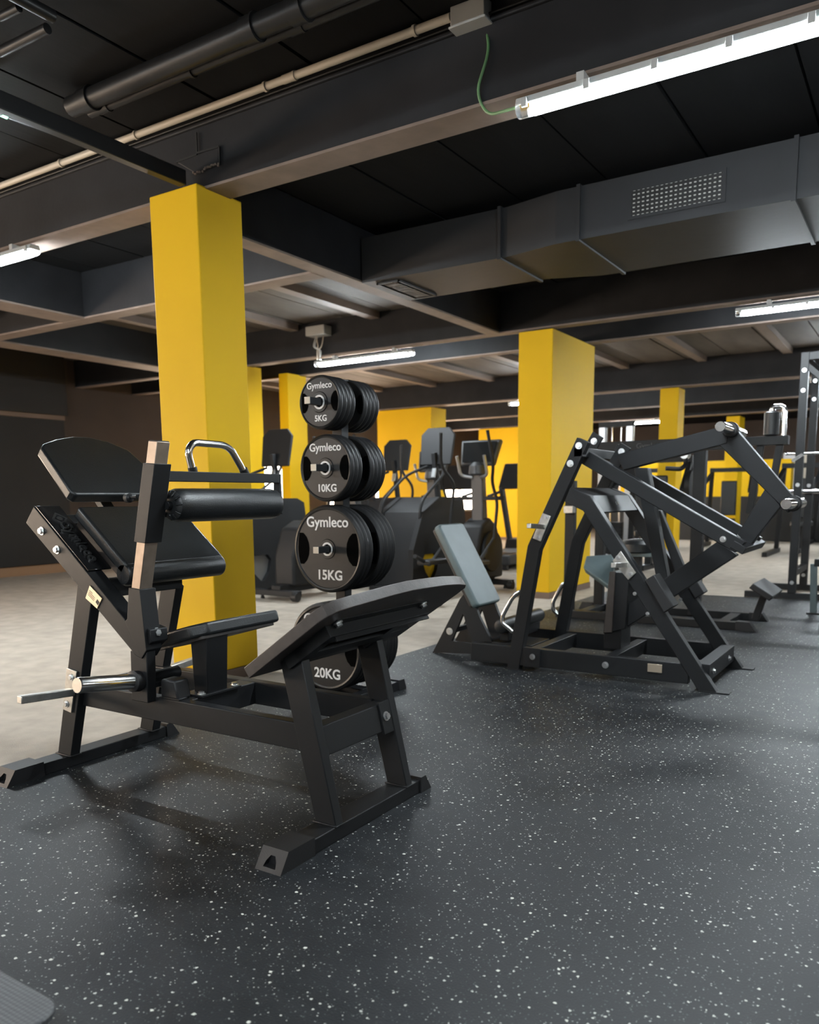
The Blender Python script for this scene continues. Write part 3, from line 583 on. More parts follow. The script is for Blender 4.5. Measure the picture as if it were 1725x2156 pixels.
for kg, z, rad, yf, th, nf, nb, yb in specs:
    hn_ = MB().box(TX-.016, TX+.016, yf-.085, 3.19, z-.016, z+.016).box(TX-.016, TX+.016, 3.24, yb+.16, z-.016, z+.016).build('horn', 'black', t, bevel=.002)
    MB().box(TX-.0155, TX+.0155, yf-.089, yf-.085, z-.0155, z+.0155).build('lit_horn_end', 'cream', hn_, bevel=.001)  # warm light on the black bar's end, put into a cream face
    ys_ = [yf+i*(th+.002) for i in range(nf)]+[yb+i*(th+.002) for i in range(nb)]
    body = None; level = {'5KG': 'top', '10KG': 'second', '15KG': 'third', '20KG': 'bottom'}[kg]
    for i, y in enumerate(ys_):
        side = 'front' if i < nf else 'back'; j = i if i < nf else i-nf
        T = thing('weight_plate', (TX, y, z), '%s %s plate from the front on the %s horn, %s half' % (ORD[j], kg.replace('KG', ' kg'), level, side), 'weight plate', 'weight plates on the plate rack')
        if body is None:
            vs, fs = plate_mesh(rad, th); b = MB().add(vs, fs); o = b.build('disc', 'plate', None, ang=28); o.parent = T; body = o
            hb = MB(); m_ = 28
            pr = [(-.001, .0245), (-.001, .033), (.01, .033), (.01, .0245)]; vs = []
            for (d, r) in pr: vs += [(r*math.cos(2*math.pi*q/m_), d, r*math.sin(2*math.pi*q/m_)) for q in range(m_)]
            hb.add(vs, [(a_*m_+q, a_*m_+(q+1) % m_, ((a_+1) % 4)*m_+(q+1) % m_, ((a_+1) % 4)*m_+q) for a_ in range(4) for q in range(m_)])
            hub = hb.build('steel_bush', 'white', None); hub.parent = T
            grips = []
            for s in (-1, 1):
                gp = [(s*rad*.81, rad*.36), (s*rad*.70, rad*.36), (s*rad*.60, rad*.26), (s*rad*.545, rad*.13), (s*rad*.53, 0), (s*rad*.545, -rad*.13), (s*rad*.60, -rad*.26), (s*rad*.70, -rad*.36), (s*rad*.81, -rad*.36), (s*rad*.85, -rad*.18), (s*rad*.865, 0), (s*rad*.85, rad*.18)]
                g_ = MB().prism(gp, 'y', .0032, .0055)  .build('grip_pocket', 'void', None, smooth=False); g_.parent = T; grips.append(g_)
        else:
            for src in [body, hub]+grips:
                c = src.copy(); COL.objects.link(c); c.parent = T
        if j == 0 and side == 'front':
            w = .22*rad/.215 if rad > .15 else .15*rad/.126
            lettering('Gymleco', rad*.33, .0006, 'white', (TX, y+.0035, z+rad*.60), FACE_NEAR, T, rad*.005, label='white maker name')
            lettering(kg, rad*.31, .0006, 'white', (TX+rad*.04, y+.0035, z-rad*.60), FACE_NEAR, T, rad*.007, label='white weight marking')

# ------------------------------------------------------------------ lever press machine (second, right of centre)
def prism_px(pts, yp, y0, y1, name, m, parent, bevel=.003, **k):
    return MB().prism(xz(pts, yp), 'y', y0, y1).build(name, m, parent, bevel=bevel, **k)
def lever_press():
    T = thing('lever_press_machine', (-1.5, 4.55, 0), 'black plate-loaded lever press machine with grey backrest, right of the plate rack', 'gym machine')
    LL = [(-2.011, 0), (-1.935, 0), (-1.815, .698), (-1.546, 1.28), (-1.608, 1.308), (-1.887, .723)]
    RL = [(-.928, .004), (-.836, .004), (-1.528, .999), (-1.64, 1.043), (-1.672, .968), (-1.565, .918)]
    for y, sg in ((4.19, 1), (4.86, -1)):
        a = MB().prism(LL, 'y', y, y+.055).build('rear_leg', 'black', T, bevel=.003)
        b = MB().prism(RL, 'y', y, y+.055).build('front_leg', 'black', T, bevel=.003)
        MB().box(-.93, -.775, y-.004, y+.06, 0, .006).build('foot_plate', 'black', b, bevel=.001)
        MB().box(-2.02, -1.93, y-.003, y+.058, 0, .005).build('foot_plate', 'black', a, bevel=.001)
        yn = y if sg > 0 else y
        for px, py in ((1219, 938.5), (1201, 976)):
            p = px_y(px, py, 4.19); bolt((p.x, yn, p.z), (0, -1, 0), a, .013, .01)
        for px, py in ((1337, 1250), (1364, 1292)):
            p = px_y(px, py, 4.19); bolt((p.x, yn, p.z), (0, -1, 0), b, .007, .006)
        MB().box(-2.25, -.98, y+.004, y+.05, .03, .135).build('base_rail', 'black', T, bevel=.003)
    pl = MB().box(-1.90, -1.80, 4.182, 4.19, .03, .14).build('joint_plate', 'black', T, bevel=.001); bolt((-1.845, 4.182, .09), (0, -1, 0), pl, .012, .009)
    bolt((-1.42, 4.194, .085), (0, -1, 0), pl, .013, .006)
    rp = px_y(1380, 1407, 4.19); MB().box(rp.x-.04, rp.x+.035, 4.188, 4.194, rp.z-.022, rp.z+.022).build('rating_plate', 'brass', T, bevel=.001)
    cb = MB().box(-.955, -.885, 4.24, 4.865, .045, .135).build('front_crossbar', 'black', T, bevel=.003)
    for y in (4.33, 4.72): bolt((-.885, y, .085), (1, 0, 0), cb, .011, .008)
    for x in (-1.90, -1.45): MB().box(x, x+.06, 4.24, 4.865, .045, .125).build('base_crossbar', 'black', T, bevel=.003)
    tp = MB().prism([(-1.655, 1.045), (-1.53, .999), (-1.47, .91), (-1.483, .902), (-1.54, .984), (-1.66, 1.030)], 'y', 4.245, 4.86).build('top_bridge', 'black', T, bevel=.003)
    bolt((-1.5, 4.55, .95), (.85, 0, .5), tp, .01)
    # twin long arms and the end cross plate
    LA = [(-1.59, 1.244), (-.753, .762), (-.80, .708), (-1.635, 1.183)]
    for y in (4.29, 4.74):
        o = MB().prism(LA, 'y', y, y+.06).build('long_arm', 'black', T, bevel=.004)
        p = (-.86, y, .775); bolt(p, (0, -1, 0), o, .011, .012)
    MB().bar((-.785, 4.285, .735), (-.785, 4.86, .735), .07, .04, up=(.5, 0, .86)).build('end_crossbar', 'black', T, bevel=.003)
    MB().bar((-1.60, 4.19, 1.23), (-1.60, 4.91, 1.23), .05, .05).build('pivot_bar', 'black', T, bevel=.003)
    for px, py, y in ((1251, 929, 4.45), (1309, 951, 4.60)):
        p = px_y(px, py, y); b = MB().bar(p+V3(-.055, .012, -.09), p+V3(.02, .012, .035), .02, .07, up=(0.8, 0, -.6)).build('pivot_bracket', 'black', T, bevel=.003); bolt(p, (0, -1, 0), b, .013, .01)
    # swinging lever in the middle plane
    y0, y1 = 4.49, 4.56
    lv = [('upper_lever', [(1299, 957), (1505, 902), (1535, 915), (1532, 934), (1313, 990)]), ('outer_lever', [(1520, 888), (1537, 888), (1682, 1059), (1660, 1080), (1503, 925)]),
          ('rising_lever', [(1613, 1027), (1645, 1066), (1580, 1150), (1553, 1125)]), ('lower_lever', [(1514, 1138), (1552, 1170), (1318, 1322), (1300, 1288)]), ('link_bar', [(1335, 985), (1364, 985), (1408, 1226), (1386, 1236)])]
    for i, (n, p) in enumerate(lv): prism_px(p, 4.5, y0+.002*i, y1+.002*i, n, 'black', T, .004)
    prism_px([(1378, 1072), (1392, 1075), (1445, 1203), (1425, 1212)], 4.75, 4.74, 4.79, 'link_bar', 'black', T, .004)
    MB().bar(px_y(1568, 1146, 4.5)+V3(0, -.16, 0), px_y(1568, 1146, 4.5)+V3(0, .24, 0), .06, .02, up=(.5, 0, .86)).build('lever_joint', 'black', T, bevel=.003)
    for px, py in ((1540, 905), (1672, 1060)):
        p = px_y(px, py, 4.5); h = MB().lathe(p+V3(0, .0, 0), (0, -1, 0), [(0, .026), (.26, .026), (.265, .024)], 24).build('weight_horn', 'chrome', T)
        MB().lathe(p+V3(0, -.001, 0), (0, -1, 0), [(0, .04), (.03, .04), (.036, .034)], 24).build('horn_collar', 'rubber', h)
        MB().lathe(p+V3(0, .06, 0), (0, 1, 0), [(0, .026), (.24, .026), (.245, .024)], 24).build('weight_horn', 'chrome', T)
    for pts, ya in (([(1360, 1221), (1380, 1209), (1421, 1276), (1400, 1290)], 4.19), ([(1360, 1221), (1380, 1209), (1421, 1276), (1400, 1290)], 4.86)):
        MB().prism(xz(pts, 4.19), 'y', ya-.02, ya+.085).build('bumper_block', 'rubber', T, bevel=.005)
    # storage pegs
    for pts, st, par in (([(1144, 1080), (1161, 1087), (1140, 1140), (1123, 1133)], (1145, 1109), 'a'), ([(1291, 1181), (1308, 1160), (1340, 1206), (1324, 1221)], (1318, 1189), 'b')):
        for y, s in ((4.19, -1), (4.915, 1)):
            pp = MB().prism(xz(pts, 4.19), 'y', y, y+.008*s).build('peg_plate', 'steel', T, bevel=.0015)
            p = px_y(*st, 4.19); MB().bar((p.x, y, p.z), (p.x, y+s*.2, p.z+.012), .026, .026).build('storage_peg', 'steel', T, bevel=.003)
            c = xz(pts, 4.19); 
            for i, j in ((0, 1), (2, 3)):
                m_ = ((c[i][0]+c[j][0])/2*.82+p.x*.18, (c[i][1]+c[j][1])/2*.82+p.z*.18); bolt((m_[0], y+.008*s, m_[1]), (0, s, 0), pp, .009, .006)
    # grab handles
    for y, pts in ((4.215, [(1096, 1246), (1080, 1256), (1058, 1297), (1059, 1312), (1080, 1330)]), (4.885, [(1198, 1226), (1185, 1230), (1164, 1268), (1165, 1286), (1192, 1304)])):
        MB().tube([px_y(a, b, y) for a, b in pts], .0135, 14, fillet=.05).build('grab_handle', 'chrome', T)
    # backrest and its frame
    a = R(-60.3); n = V3(-math.sin(a), 0, math.cos(a)); P = V3(-2.581, 4.38, .832)-n*.05
    bk = slab_pad('backrest_pad', 'padgrey', T, P, -60.3, 0, .578, 4.38, 4.70, .05, .03, bevel=.012)
    slab_pad('backrest_board', 'board', bk, P-n*.016, -60.3, .01, .565, 4.39, 4.69, .016, .02, bevel=.002)
    out = xz([(911, 1374), (1030, 1378), (1036, 1352), (1010, 1300), (987, 1238), (968, 1262)], 4.40); hole = xz([(951, 1350), (994, 1355), (975, 1292)], 4.40)
    for y in (4.40, 4.655):
        f = MB().holed(out, [hole], 'y', y, y+.025).build('backrest_frame', 'black', T, smooth=False)
        q = px_y(947, 1329, 4.40)
        if y < 4.5: bolt((q.x, y, q.z), (0, -1, 0), f, .016, .008)
    MB().bar(px_y(947, 1329, 4.4)+V3(0, .02, 0), px_y(947, 1329, 4.4)+V3(0, .26, 0), .03, .03).build('frame_spacer', 'black', T)
    MB().bar((-2.56, 4.42, .70), (-2.36, 4.42, .34), .05, .04, up=(.86, 0, .5)).bar((-2.56, 4.66, .70), (-2.36, 4.66, .34), .05, .04, up=(.86, 0, .5)).build('backrest_rails', 'black', T, bevel=.002)
    MB().box(-2.27, -1.95, 4.40, 4.68, .05, .11).build('base_plate', 'black', T, bevel=.003)
    # seat roll
    sp = px_x(1035, 1306, -2.14); MB().lathe((-2.14, 4.36, .215), (0, 1, 0), [(0, .02), (.006, .04), (.02, .045), (.58, .045), (.594, .04), (.6, .02)], 24).build('seat_roll', 'leather', T)
    MB().box(-2.17, -2.11, 4.42, 4.9, .12, .18).build('seat_support', 'black', T, bevel=.003)
    # standing shin post
    sh = MB().prism(xz([(1288, 1203), (1330, 1206), (1322, 1322), (1275, 1332)], 4.5), 'y', 4.46, 4.68).build('seat_carriage', 'black', T, bevel=.004)
    MB().prism(xz([(1286, 1203), (1297, 1203), (1290, 1331), (1273, 1331)], 4.46), 'y', 4.448, 4.462).build('carriage_edge', 'board', sh, bevel=.001)
    MB().box(-1.53, -1.43, 4.48, 4.66, .12, .26).build('carriage_base', 'black', T, bevel=.003)
    return T
lever_press()

# ------------------------------------------------------------------ step of a machine at the lower left corner
sp = thing('foot_step', (-1.55, .55, 0), 'dark ribbed foot step with a rounded corner at the bottom left', 'foot step')
out = [(-2.4, .20), (-1.30, .20)]+arc(-1.29, .735, .05, -20, 90, 8)+[(-2.4, .79)]
out = [(-2.4, .45), (-1.285, .60)]+arc(-1.29, .737, .048, -15, 90, 8)+[(-2.4, .80)]
MB().prism(out, 'z', .086, .10).build('tread', 'tread', sp, bevel=.003)
MB().prism([(-2.38, .47), (-1.31, .62), (-1.29, .735), (-2.38, .77)], 'z', .0, .086).build('base', 'black', sp, bevel=.003)

# ------------------------------------------------------------------ row machine behind the lever press
def row_machine():
    T = thing('row_machine', (-1.9, 6.6, 0), 'black seated row machine with grey chest pad behind the lever press', 'gym machine')
    for y in (6.26, 6.80):
        MB().box(-2.45, -1.12, y, y+.075, 0, .06).build('base_rail', 'black', T, bevel=.003)
        MB().prism([(-1.14, 0), (-1.0, 0), (-1.045, .066), (-1.14, .066)], 'y', y-.004, y+.079).build('rail_cap', 'rubber', T, bevel=.002)
        MB().prism([(-2.56, 0), (-2.43, 0), (-2.43, .066), (-2.53, .066)], 'y', y-.004, y+.079).build('rail_cap', 'rubber', T, bevel=.002)
    for x in (-2.4, -1.28): MB().box(x, x+.08, 6.3, 6.85, .01, .055).build('base_crossbar', 'black', T, bevel=.003)
    for px, y, zt in ((1200, 6.35, 1.12), (1263, 6.8, 1.05)):
        p = px_y(px, 1200, y); MB().box(p.x-.04, p.x+.04, y-.03, y+.03, .05, zt).build('upright', 'black', T, bevel=.003)
    p = px_y(1198, 1070, 6.3); MB().box(p.x-.03, p.x+.05, 6.26, 6.33, p.z-.04, p.z+.02).build('bracket', 'steel', T, bevel=.004)
    p = px_y(1470, 1100, 6.6); MB().box(p.x-.045, p.x+.045, 6.56, 6.64, .05, 1.40).build('main_post', 'black', T, bevel=.003)
    a, b = px_y(1250, 944, 6.6), px_y(1560, 940, 6.6); MB().box(a.x, b.x, 6.56, 6.64, a.z-.05, a.z+.045).build('top_beam', 'black', T, bevel=.003)
    lettering('Gymleco', .06, .001, 'midplastic', ((a.x+b.x)/2-.1, 6.559, a.z), FACE_NEAR, T, .0005, label='faint maker name')
    a2, b2 = px_y(1565, 930, 6.7), px_y(1662, 927, 6.7); MB().box(a2.x, b2.x, 6.64, 6.74, a2.z-.035, a2.z+.03).build('side_beam', 'black', T, bevel=.003)
    up = px_y(1624, 918, 6.7); MB().lathe((up.x, 6.7, up.z), (0, 0, 1), [(0, .03), (.01, .055), (.17, .055), (.18, .04)], 20).build('knee_roll', 'leather', T)
    MB().tube([(up.x, 6.7, up.z+.17), (up.x, 6.7, up.z+.215), (up.x+.085, 6.7, up.z+.215), (up.x+.085, 6.7, up.z)], .02, 12, fillet=.05).build('roll_bracket', 'chrome', T)
    for px, py in ((1640, 1000), (1600, 1000)):
        q = px_y(px, py, 6.7); MB().bar((q.x, 6.7, a2.z), (q.x-.06, 6.7, .85), .05, .05).build('swing_arm', 'black', T, bevel=.003)
    # chest pad, seat
    q = [px_y(x, y, w) for x, y, w in ((1234, 1170, 6.55), (1292, 1166, 6.55), (1290, 1240, 6.3), (1228, 1194, 6.3))]
    b = MB().add(q+[v+V3(.01, .03, -.05) for v in q], [(0, 1, 2, 3), (7, 6, 5, 4), (0, 4, 5, 1), (1, 5, 6, 2), (2, 6, 7, 3), (3, 7, 4, 0)]); b.build('chest_pad', 'padgrey', T, bevel=.012)
    s = px_y(1342, 1163, 6.5); MB().lathe((s.x, 6.5, s.z), (0, 0, 1), [(0, .12), (.01, .14), (.07, .14), (.10, .11), (.11, .05)], 28).build('seat_pad', 'leather', T); MB().box(s.x-.12, s.x+.14, 6.42, 6.58, s.z-.03, s.z).build('seat_plate', 'padgrey', T, bevel=.004)
    MB().box(s.x-.035, s.x+.035, 6.465, 6.535, .05, s.z-.03).build('seat_post', 'black', T, bevel=.003)
    h = px_y(1443, 958, 6.52); e = [h, px_y(1445, 978, 6.5), px_y(1434, 988, 6.4), px_y(1402, 986, 6.35)]
    MB().tube(e, .017, 10, fillet=.03).build('crank_handle', 'rubber', T); MB().cyl(h+V3(0, -.03, 0), h+V3(0, .06, 0), .03).build('crank_hub', 'bolt', T)
    # foot rest at the rail ends
    f0, f1 = px_y(1578, 1298, 6.3), px_y(1598, 1262, 6.3); MB().bar((f0.x, 6.56, .05), (f1.x, 6.56, f1.z+.02), .05, .05, up=(1, 0, 0)).build('foot_rest_post', 'black', T, bevel=.003)
    c = [px_y(x, y, 6.4) for x, y in ((1590, 1226), (1632, 1254), (1624, 1263), (1581, 1236))]; MB().prism([(p.x, p.z) for p in c], 'y', 6.32, 6.80).build('foot_rest', 'rubber', T, bevel=.006)
    return T
row_machine()

# ------------------------------------------------------------------ power rack and bench at the right edge
def power_rack(x0, y0, label, w=1.2, d=.85, hgt=2.28):
    T = thing('power_rack', (x0+w/2, y0+d/2, 0), label, 'power rack')
    for x in (x0, x0+w):
        for y in (y0, y0+d):
            u = MB().box(x-.035, x+.035, y-.035, y+.035, .06, hgt).build('upright', 'black', T, bevel=.003)
            for k in (.16, 1.08, hgt-.16, hgt-.34): bolt((x, y-.035, k), (0, -1, 0), u, .013, .006)
    for y in (y0, y0+d):
        MB().box(x0-.42, x0+w+.42, y-.03, y+.03, 0, .06).build('base_rail', 'black', T, bevel=.003)
        MB().box(x0, x0+w, y-.03, y+.03, hgt-.07, hgt).build('top_rail', 'black', T, bevel=.003)
    for x in (x0, x0+w):
        for z in (.25, hgt-.05): MB().box(x-.03, x+.03, y0, y0+d, z-.03, z+.03).build('side_rail', 'black', T, bevel=.003)
    for z in (1.02,): 
        for y in (y0+.05, y0+d-.05): MB().cyl((x0-.1, y, z), (x0+w+.1, y, z), .022, 14).build('safety_bar', 'chrome', T)
    for x in (x0, x0+w): MB().bar((x-.06, y0-.03, 1.30), (x+.03, y0-.03, 1.36), .03, .03).build('bar_hook', 'chrome', T)
    MB().bar((x0, y0, hgt-.1), (x0+.32, y0, hgt-.4), .05, .05).build('brace', 'black', T, bevel=.002)
    MB().cyl((x0-.12, y0+.0, 1.37), (x0+w, y0+.0, 1.37), .014, 12).build('cross_tube', 'chrome', T)
    return T
power_rack(-1.04, 8.42, 'black power rack at the right edge, in front of the pale floor')
power_rack(-.6, 11.2, 'black power rack standing behind the nearer rack at the right edge')
bn = thing('weight_bench', (-.3, 7.45, 0), 'bench with pale grey legs cut off by the right edge', 'bench')
for x in (-.745, .25): MB().bar((x, 7.45, .012), (x-.02, 7.45, .42), .05, .05).build('leg', 'padgrey', bn, bevel=.003); MB().box(x-.05, x+.05, 7.4, 7.5, 0, .014).build('foot', 'rubber', bn)
MB().box(-.76, .3, 7.42, 7.48, .40, .46).build('frame_beam', 'black', bn, bevel=.003); slab_pad('bench_pad', 'leather', bn, (-.6, 7.3, .46), 0, 0, .95, 7.3, 7.6, .07, .04)

# ------------------------------------------------------------------ cardio machines in the left background
def stair_climber(x, y, label, badge='midplastic'):
    T = thing('cardio_climber', (x, y, 0), label, 'cardio machine')
    prof = [(-.62, .02), (.55, .02), (.60, .35), (.50, .95), (.38, 1.0), (-.05, 1.0), (-.40, .84), (-.60, .45)]
    hl = [(-.42, .33), (-.37, .39), (-.14, .39), (-.08, .33), (-.12, .20), (-.20, .11), (-.26, .11), (-.36, .20)]
    for s in (-1, 1):
        xs = x+s*.25
        MB().holed([(y+a, b) for a, b in prof], [[(y+a, b) for a, b in hl]], 'x', xs-.03, xs+.03).build('side_panel', 'darkplastic', T, smooth=False)
        MB().tube([(xs, y-.45, .55), (xs, y-.40, .95), (xs, y+.1, 1.25), (xs*.4+x*.6, y+.32, 1.35)], .016, 10, fillet=.12).build('handrail', 'darkplastic', T)
    MB().prism([(y+a*.97, b*.985+.01) for a, b in prof], 'x', x-.222, x+.222).build('body', 'darkplastic', T, bevel=.01)
    for s in (-1, 1): MB().prism([(y+a*1.02, b) for a, b in hl], 'x', x+s*.232-.008, x+s*.232+.008).build('badge', badge, T, smooth=False)
    MB().box(x-.22, x+.22, y+.40, y+.55, .10, .98).build('front_hood', 'midplastic', T, bevel=.03)
    MB().bar((x, y+.40, .95), (x, y+.30, 1.50), .06, .05).build('console_post', 'darkplastic', T, bevel=.004)
    a = [(x-.2, y+.36, 1.36), (x+.2, y+.36, 1.36), (x+.22, y+.42, 1.70), (x+.14, y+.44, 1.78), (x-.14, y+.44, 1.78), (x-.22, y+.42, 1.70)]
    MB().add(a+[Vector(p)+V3(0, -.035, .008) for p in a], [tuple(range(6)), tuple(range(11, 5, -1))]+[(i, i+6, (i+1) % 6+6, (i+1) % 6) for i in range(6)]).build('console', 'darkplastic', T, bevel=.006)
    MB().bar((x, y+.28, 1.22), (x, y+.38, 1.55), .05, .02).build('console_stay', 'silver', T, bevel=.003)
    for yy in (y-.6, y+.45): MB().box(x-.27, x+.27, yy-.04, yy+.04, 0, .05).build('stabiliser', 'rubber', T, bevel=.004)
    return T
stair_climber(-4.80, 7.75, 'dark cardio machine with upright tablet console and yellow side badge', 'yellow')
stair_climber(-6.25, 9.1, 'dark cardio machine whose console shows just right of the 10 kg plates')
stair_climber(-6.35, 6.75, 'dark cardio machine with pale side badge, right behind the nearest yellow pillar', 'silver')
def elliptical(x, y, label, front=True):
    T = thing('elliptical_trainer', (x, y, 0), label, 'cardio machine')
    MB().box(x-.06, x+.06, y-.85, y+.75, .06, .14).build('base_rail', 'darkplastic', T, bevel=.006)
    for yy in (y-.85, y+.7):
        st = MB().box(x-.3, x+.3, yy-.045, yy+.045, .04, .10).build('stabiliser', 'darkplastic', T, bevel=.008)
        for s in (-1, 1):
            MB().cyl((x+s*.27, yy-.05, .045), (x+s*.33, yy-.05, .045), .045, 16).build('wheel', 'rubber', st); MB().cyl((x+s*.2, yy+.02, 0), (x+s*.2, yy+.02, .05), .022, 10, .012).build('leveller', 'rubber', st)
    prof = [(-.72, .12), (-.10, .12), (-.12, .40), (-.25, .68), (-.42, .78), (-.60, .70), (-.72, .42)]
    sh = .92 if front else 0.
    MB().prism([(y+a+sh, b) for a, b in prof], 'x', x-.13, x+.13).build('drive_shroud', 'darkplastic', T, bevel=.03)
    for s in (-1, 1): MB().cyl((x+s*.13, y-.42+sh, .42), (x+s*.17, y-.42+sh, .42), .22, 24).build('flywheel_cover', 'darkplastic', T, bevel=.01)
    MB().prism([(y+.40, .12), (y+.66, .12), (y+.56, .7), (y+.50, 1.25), (y+.42, 1.25), (y+.44, .7)], 'x', x-.07, x+.07).build('mast', 'midplastic', T, bevel=.015)
    MB().lathe((x, y+.45, 1.22), (0, 0, 1), [(0, .08), (.02, .10), (.10, .09), (.14, .05)], 18).build('mast_cap', 'midplastic', T)
    c = [(x-.2, y+.42, 1.33), (x+.2, y+.42, 1.33), (x+.24, y+.52, 1.60), (x-.24, y+.52, 1.60)]
    co = MB().add(c+[Vector(p)+V3(0, .06, -.02) for p in c], [(0, 1, 2, 3), (7, 6, 5, 4), (0, 4, 5, 1), (1, 5, 6, 2), (2, 6, 7, 3), (3, 7, 4, 0)]).build('console', 'midplastic', T, bevel=.02)
    c2 = [(x-.17, y+.418, 1.36), (x+.17, y+.418, 1.36), (x+.20, y+.498, 1.57), (x-.20, y+.498, 1.57)]
    MB().add([Vector(p)+V3(0, -.003, .003) for p in c2]+[Vector(p)+V3(0, .004, 0) for p in c2], [(0, 1, 2, 3), (7, 6, 5, 4), (0, 4, 5, 1), (1, 5, 6, 2), (2, 6, 7, 3), (3, 7, 4, 0)]).build('screen', 'screen', co, smooth=False)
    for s in (-1, 1):
        MB().tube([(x+s*.27, y+.30, .55), (x+s*.27, y+.38, .95), (x+s*.22, y+.34, 1.14), (x+s*.31, y+.20, 1.32), (x+s*.27, y+.14, 1.66)], .017, 10, fillet=.1).build('swing_arm', 'darkplastic', T)
        MB().tube([(x+s*.05, y+.42, 1.2), (x+s*.16, y+.36, 1.22), (x+s*.16, y+.28, 1.42)], .017, 10, fillet=.05).build('fixed_grip', 'silver', T)
        MB().tube([(x+s*.27, y+.30, .56), (x+s*.27, y-.1, .30), (x+s*.2, y-.5, .42)], .022, 10, fillet=.05).build('pedal_arm', 'darkplastic', T)
        MB().box(x+s*.24-.08, x+s*.24+.08, y-.28, y+.12, .31, .36).build('pedal', 'rubber', T, bevel=.015)
    MB().bar((x-.3, y+.46, .98), (x+.3, y+.46, .98), .04, .04).build('pivot_bar', 'darkplastic', T)
    return T
elliptical(-5.42, 6.85, 'grey elliptical trainer hidden behind the plate rack, its wheels showing at left', False)
elliptical(-5.45, 8.64, 'grey elliptical trainer just right of the plate rack')
elliptical(-4.05, 7.25, 'grey elliptical trainer beside the wide yellow pillar')
def treadmill(x, y, label):
    T = thing('treadmill', (x, y, 0), label, 'cardio machine')
    MB().box(x-.38, x+.38, y-.9, y+.75, .06, .2).build('deck', 'midplastic', T, bevel=.02); MB().box(x-.27, x+.27, y-.88, y+.5, .2, .204).build('belt', 'rubber', T)
    MB().prism([(y+.5, .18), (y+.95, .05), (y+.95, .18), (y+.7, .34), (y+.55, .34)], 'x', x-.38, x+.38).build('motor_hood', 'darkplastic', T, bevel=.02)
    for s in (-1, 1):
        MB().bar((x+s*.36, y+.7, .2), (x+s*.36, y+.35, 1.15), .06, .1, up=(0, 1, 0)).build('upright', 'midplastic', T, bevel=.01); MB().bar((x+s*.36, y+.38, 1.08), (x+s*.36, y-.1, 1.0), .04, .04).build('handrail', 'rubber', T, bevel=.008)
    c = [(x-.4, y+.30, 1.12), (x+.4, y+.30, 1.12), (x+.36, y+.45, 1.5), (x-.36, y+.45, 1.5)]
    MB().add(c+[Vector(p)+V3(0, .06, -.02) for p in c], [(0, 1, 2, 3), (7, 6, 5, 4), (0, 4, 5, 1), (1, 5, 6, 2), (2, 6, 7, 3), (3, 7, 4, 0)]).build('console', 'darkplastic', T, bevel=.02)
    for s in (-1, 1): MB().box(x+s*.33-.03, x+s*.33+.03, y-.95, y-.88, 0, .07).build('foot', 'rubber', T)
    return T
treadmill(-5.15, 10.9, 'treadmill seen between the elliptical and the wide yellow pillar')
treadmill(-6.3, 10.9, 'treadmill behind the cardio machine with the yellow badge')
# ------------------------------------------------------------------ equipment far behind on the right
def cable_tower(x, y, label, hgt=2.1, w=.42):
    T = thing('cable_tower', (x, y, 0), label, 'gym machine')
    for s in (-1, 1):
        MB().box(x+s*w/2-.05, x+s*w/2+.05, y-.05, y+.05, .05, hgt).build('column', 'silver', T, bevel=.006)
        MB().box(x+s*w/2-.07, x+s*w/2+.07, y-.5, y+.5, 0, .06).build('foot', 'black', T, bevel=.004)
    MB().box(x-w/2-.05, x+w/2+.05, y-.06, y+.06, hgt-.08, hgt).build('head_beam', 'black', T, bevel=.004)
    for k in range(9): MB().box(x-.13, x+.13, y-.06, y+.06, .1+.055*k, .15+.055*k).build('stack_weight', 'darkplastic', T, bevel=.003)
    for s in (-1, 1): MB().cyl((x+s*.07, y, .08), (x+s*.07, y, hgt-.08), .01, 8).build('guide_rod', 'chrome', T)
    return T
cable_tower(-4.05, 12.2, 'pair of silver cable columns above the lever press')
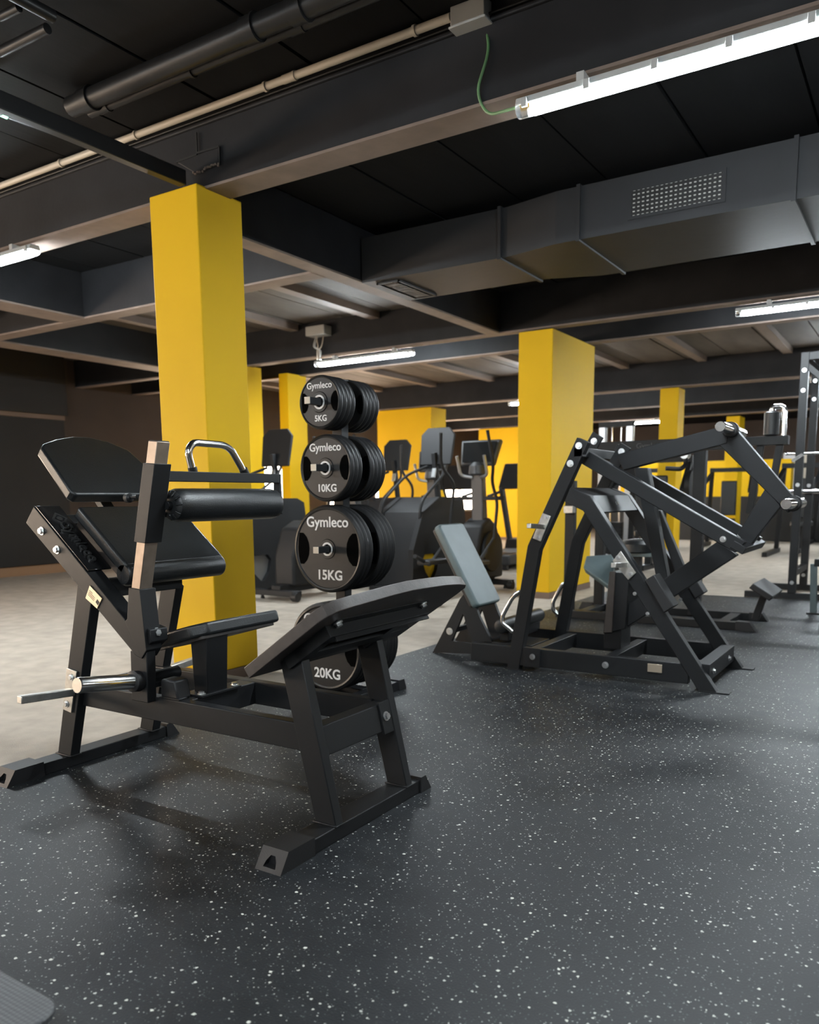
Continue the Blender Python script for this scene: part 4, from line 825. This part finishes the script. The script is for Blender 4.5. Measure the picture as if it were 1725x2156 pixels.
def frame_machine(x, y, label, s=1.):
    T = thing('strength_machine', (x, y, 0), label, 'gym machine', 'dark strength machines at the far end')
    for sx in (-.45, .45):
        MB().box(x+sx-.04, x+sx+.04, y-.7, y+.7, 0, .07).build('base_rail', 'black', T, bevel=.003)
        MB().bar((x+sx, y+.5, .05), (x+sx*.8, y+.3, 1.5*s), .07, .07).build('upright', 'black', T, bevel=.003)
        MB().bar((x+sx*.8, y+.3, 1.4*s), (x+sx, y-.4, 1.05*s), .06, .06).build('lever_arm', 'black', T, bevel=.003)
        MB().lathe((x+sx*1.05, y-.2, 1.1*s), (1 if sx > 0 else -1, 0, 0), [(0, .2), (.06, .2)], 24).build('loaded_plate', 'plate', T)
    MB().box(x-.4, x+.4, y+.26, y+.34, 1.42*s, 1.5*s).build('head_beam', 'black', T, bevel=.003)
    MB().box(x-.04, x+.04, y-.5, y+.3, .05, .12).build('spine', 'black', T, bevel=.003)
    slab_pad('seat_pad', 'leather', T, (x-.15, y-.35, .48), 0, 0, .3, y-.35, y+.05, .07, .04); MB().box(x-.04, x+.04, y-.2, y-.1, .1, .48).build('seat_post', 'black', T)
    MB().box(x-.14, x+.14, y+.06, y+.13, .6, 1.25).build('backrest', 'leather', T, bevel=.02)
    return T
FM = [(-3.0, 10.6, 'right of the wide yellow pillar'), (-1.7, 14.6, 'left of the far power rack'), (-3.2, 16.2, 'in front of the low yellow partition'), (-.5, 16.2, 'behind the far power rack'), (-4.6, 15.4, 'beside the cable columns'), (.8, 17.6, 'farthest right'), (-1.5, 17.9, 'against the partition')]
for x, y, w_ in FM: frame_machine(x, y, 'dark strength machine %s' % w_, 1.0)
# lockers and bright doorway at the far end
for i, (px_, m, lab) in enumerate(((1660, 'white', 'white locker column'), (1692, 'cream', 'cream locker column'), (1384, 'cream', 'cream locker column'), (1414, 'white', 'white locker column'))):
    x = px_y(px_, 1060, 20.3).x
    L_ = thing('locker', (x, 20.3, 0), '%s at the far end, %s group' % (lab, 'right' if px_ > 1500 else 'left'), 'locker')
    MB().box(x-.13, x+.13, 20.1, 20.5, 0, 1.9).build('body', m, L_, bevel=.01)
    for k in range(3): MB().box(x-.11, x+.11, 20.08, 20.1, .1+.6*k, .64+.6*k).build('door', m, L_, bevel=.006)
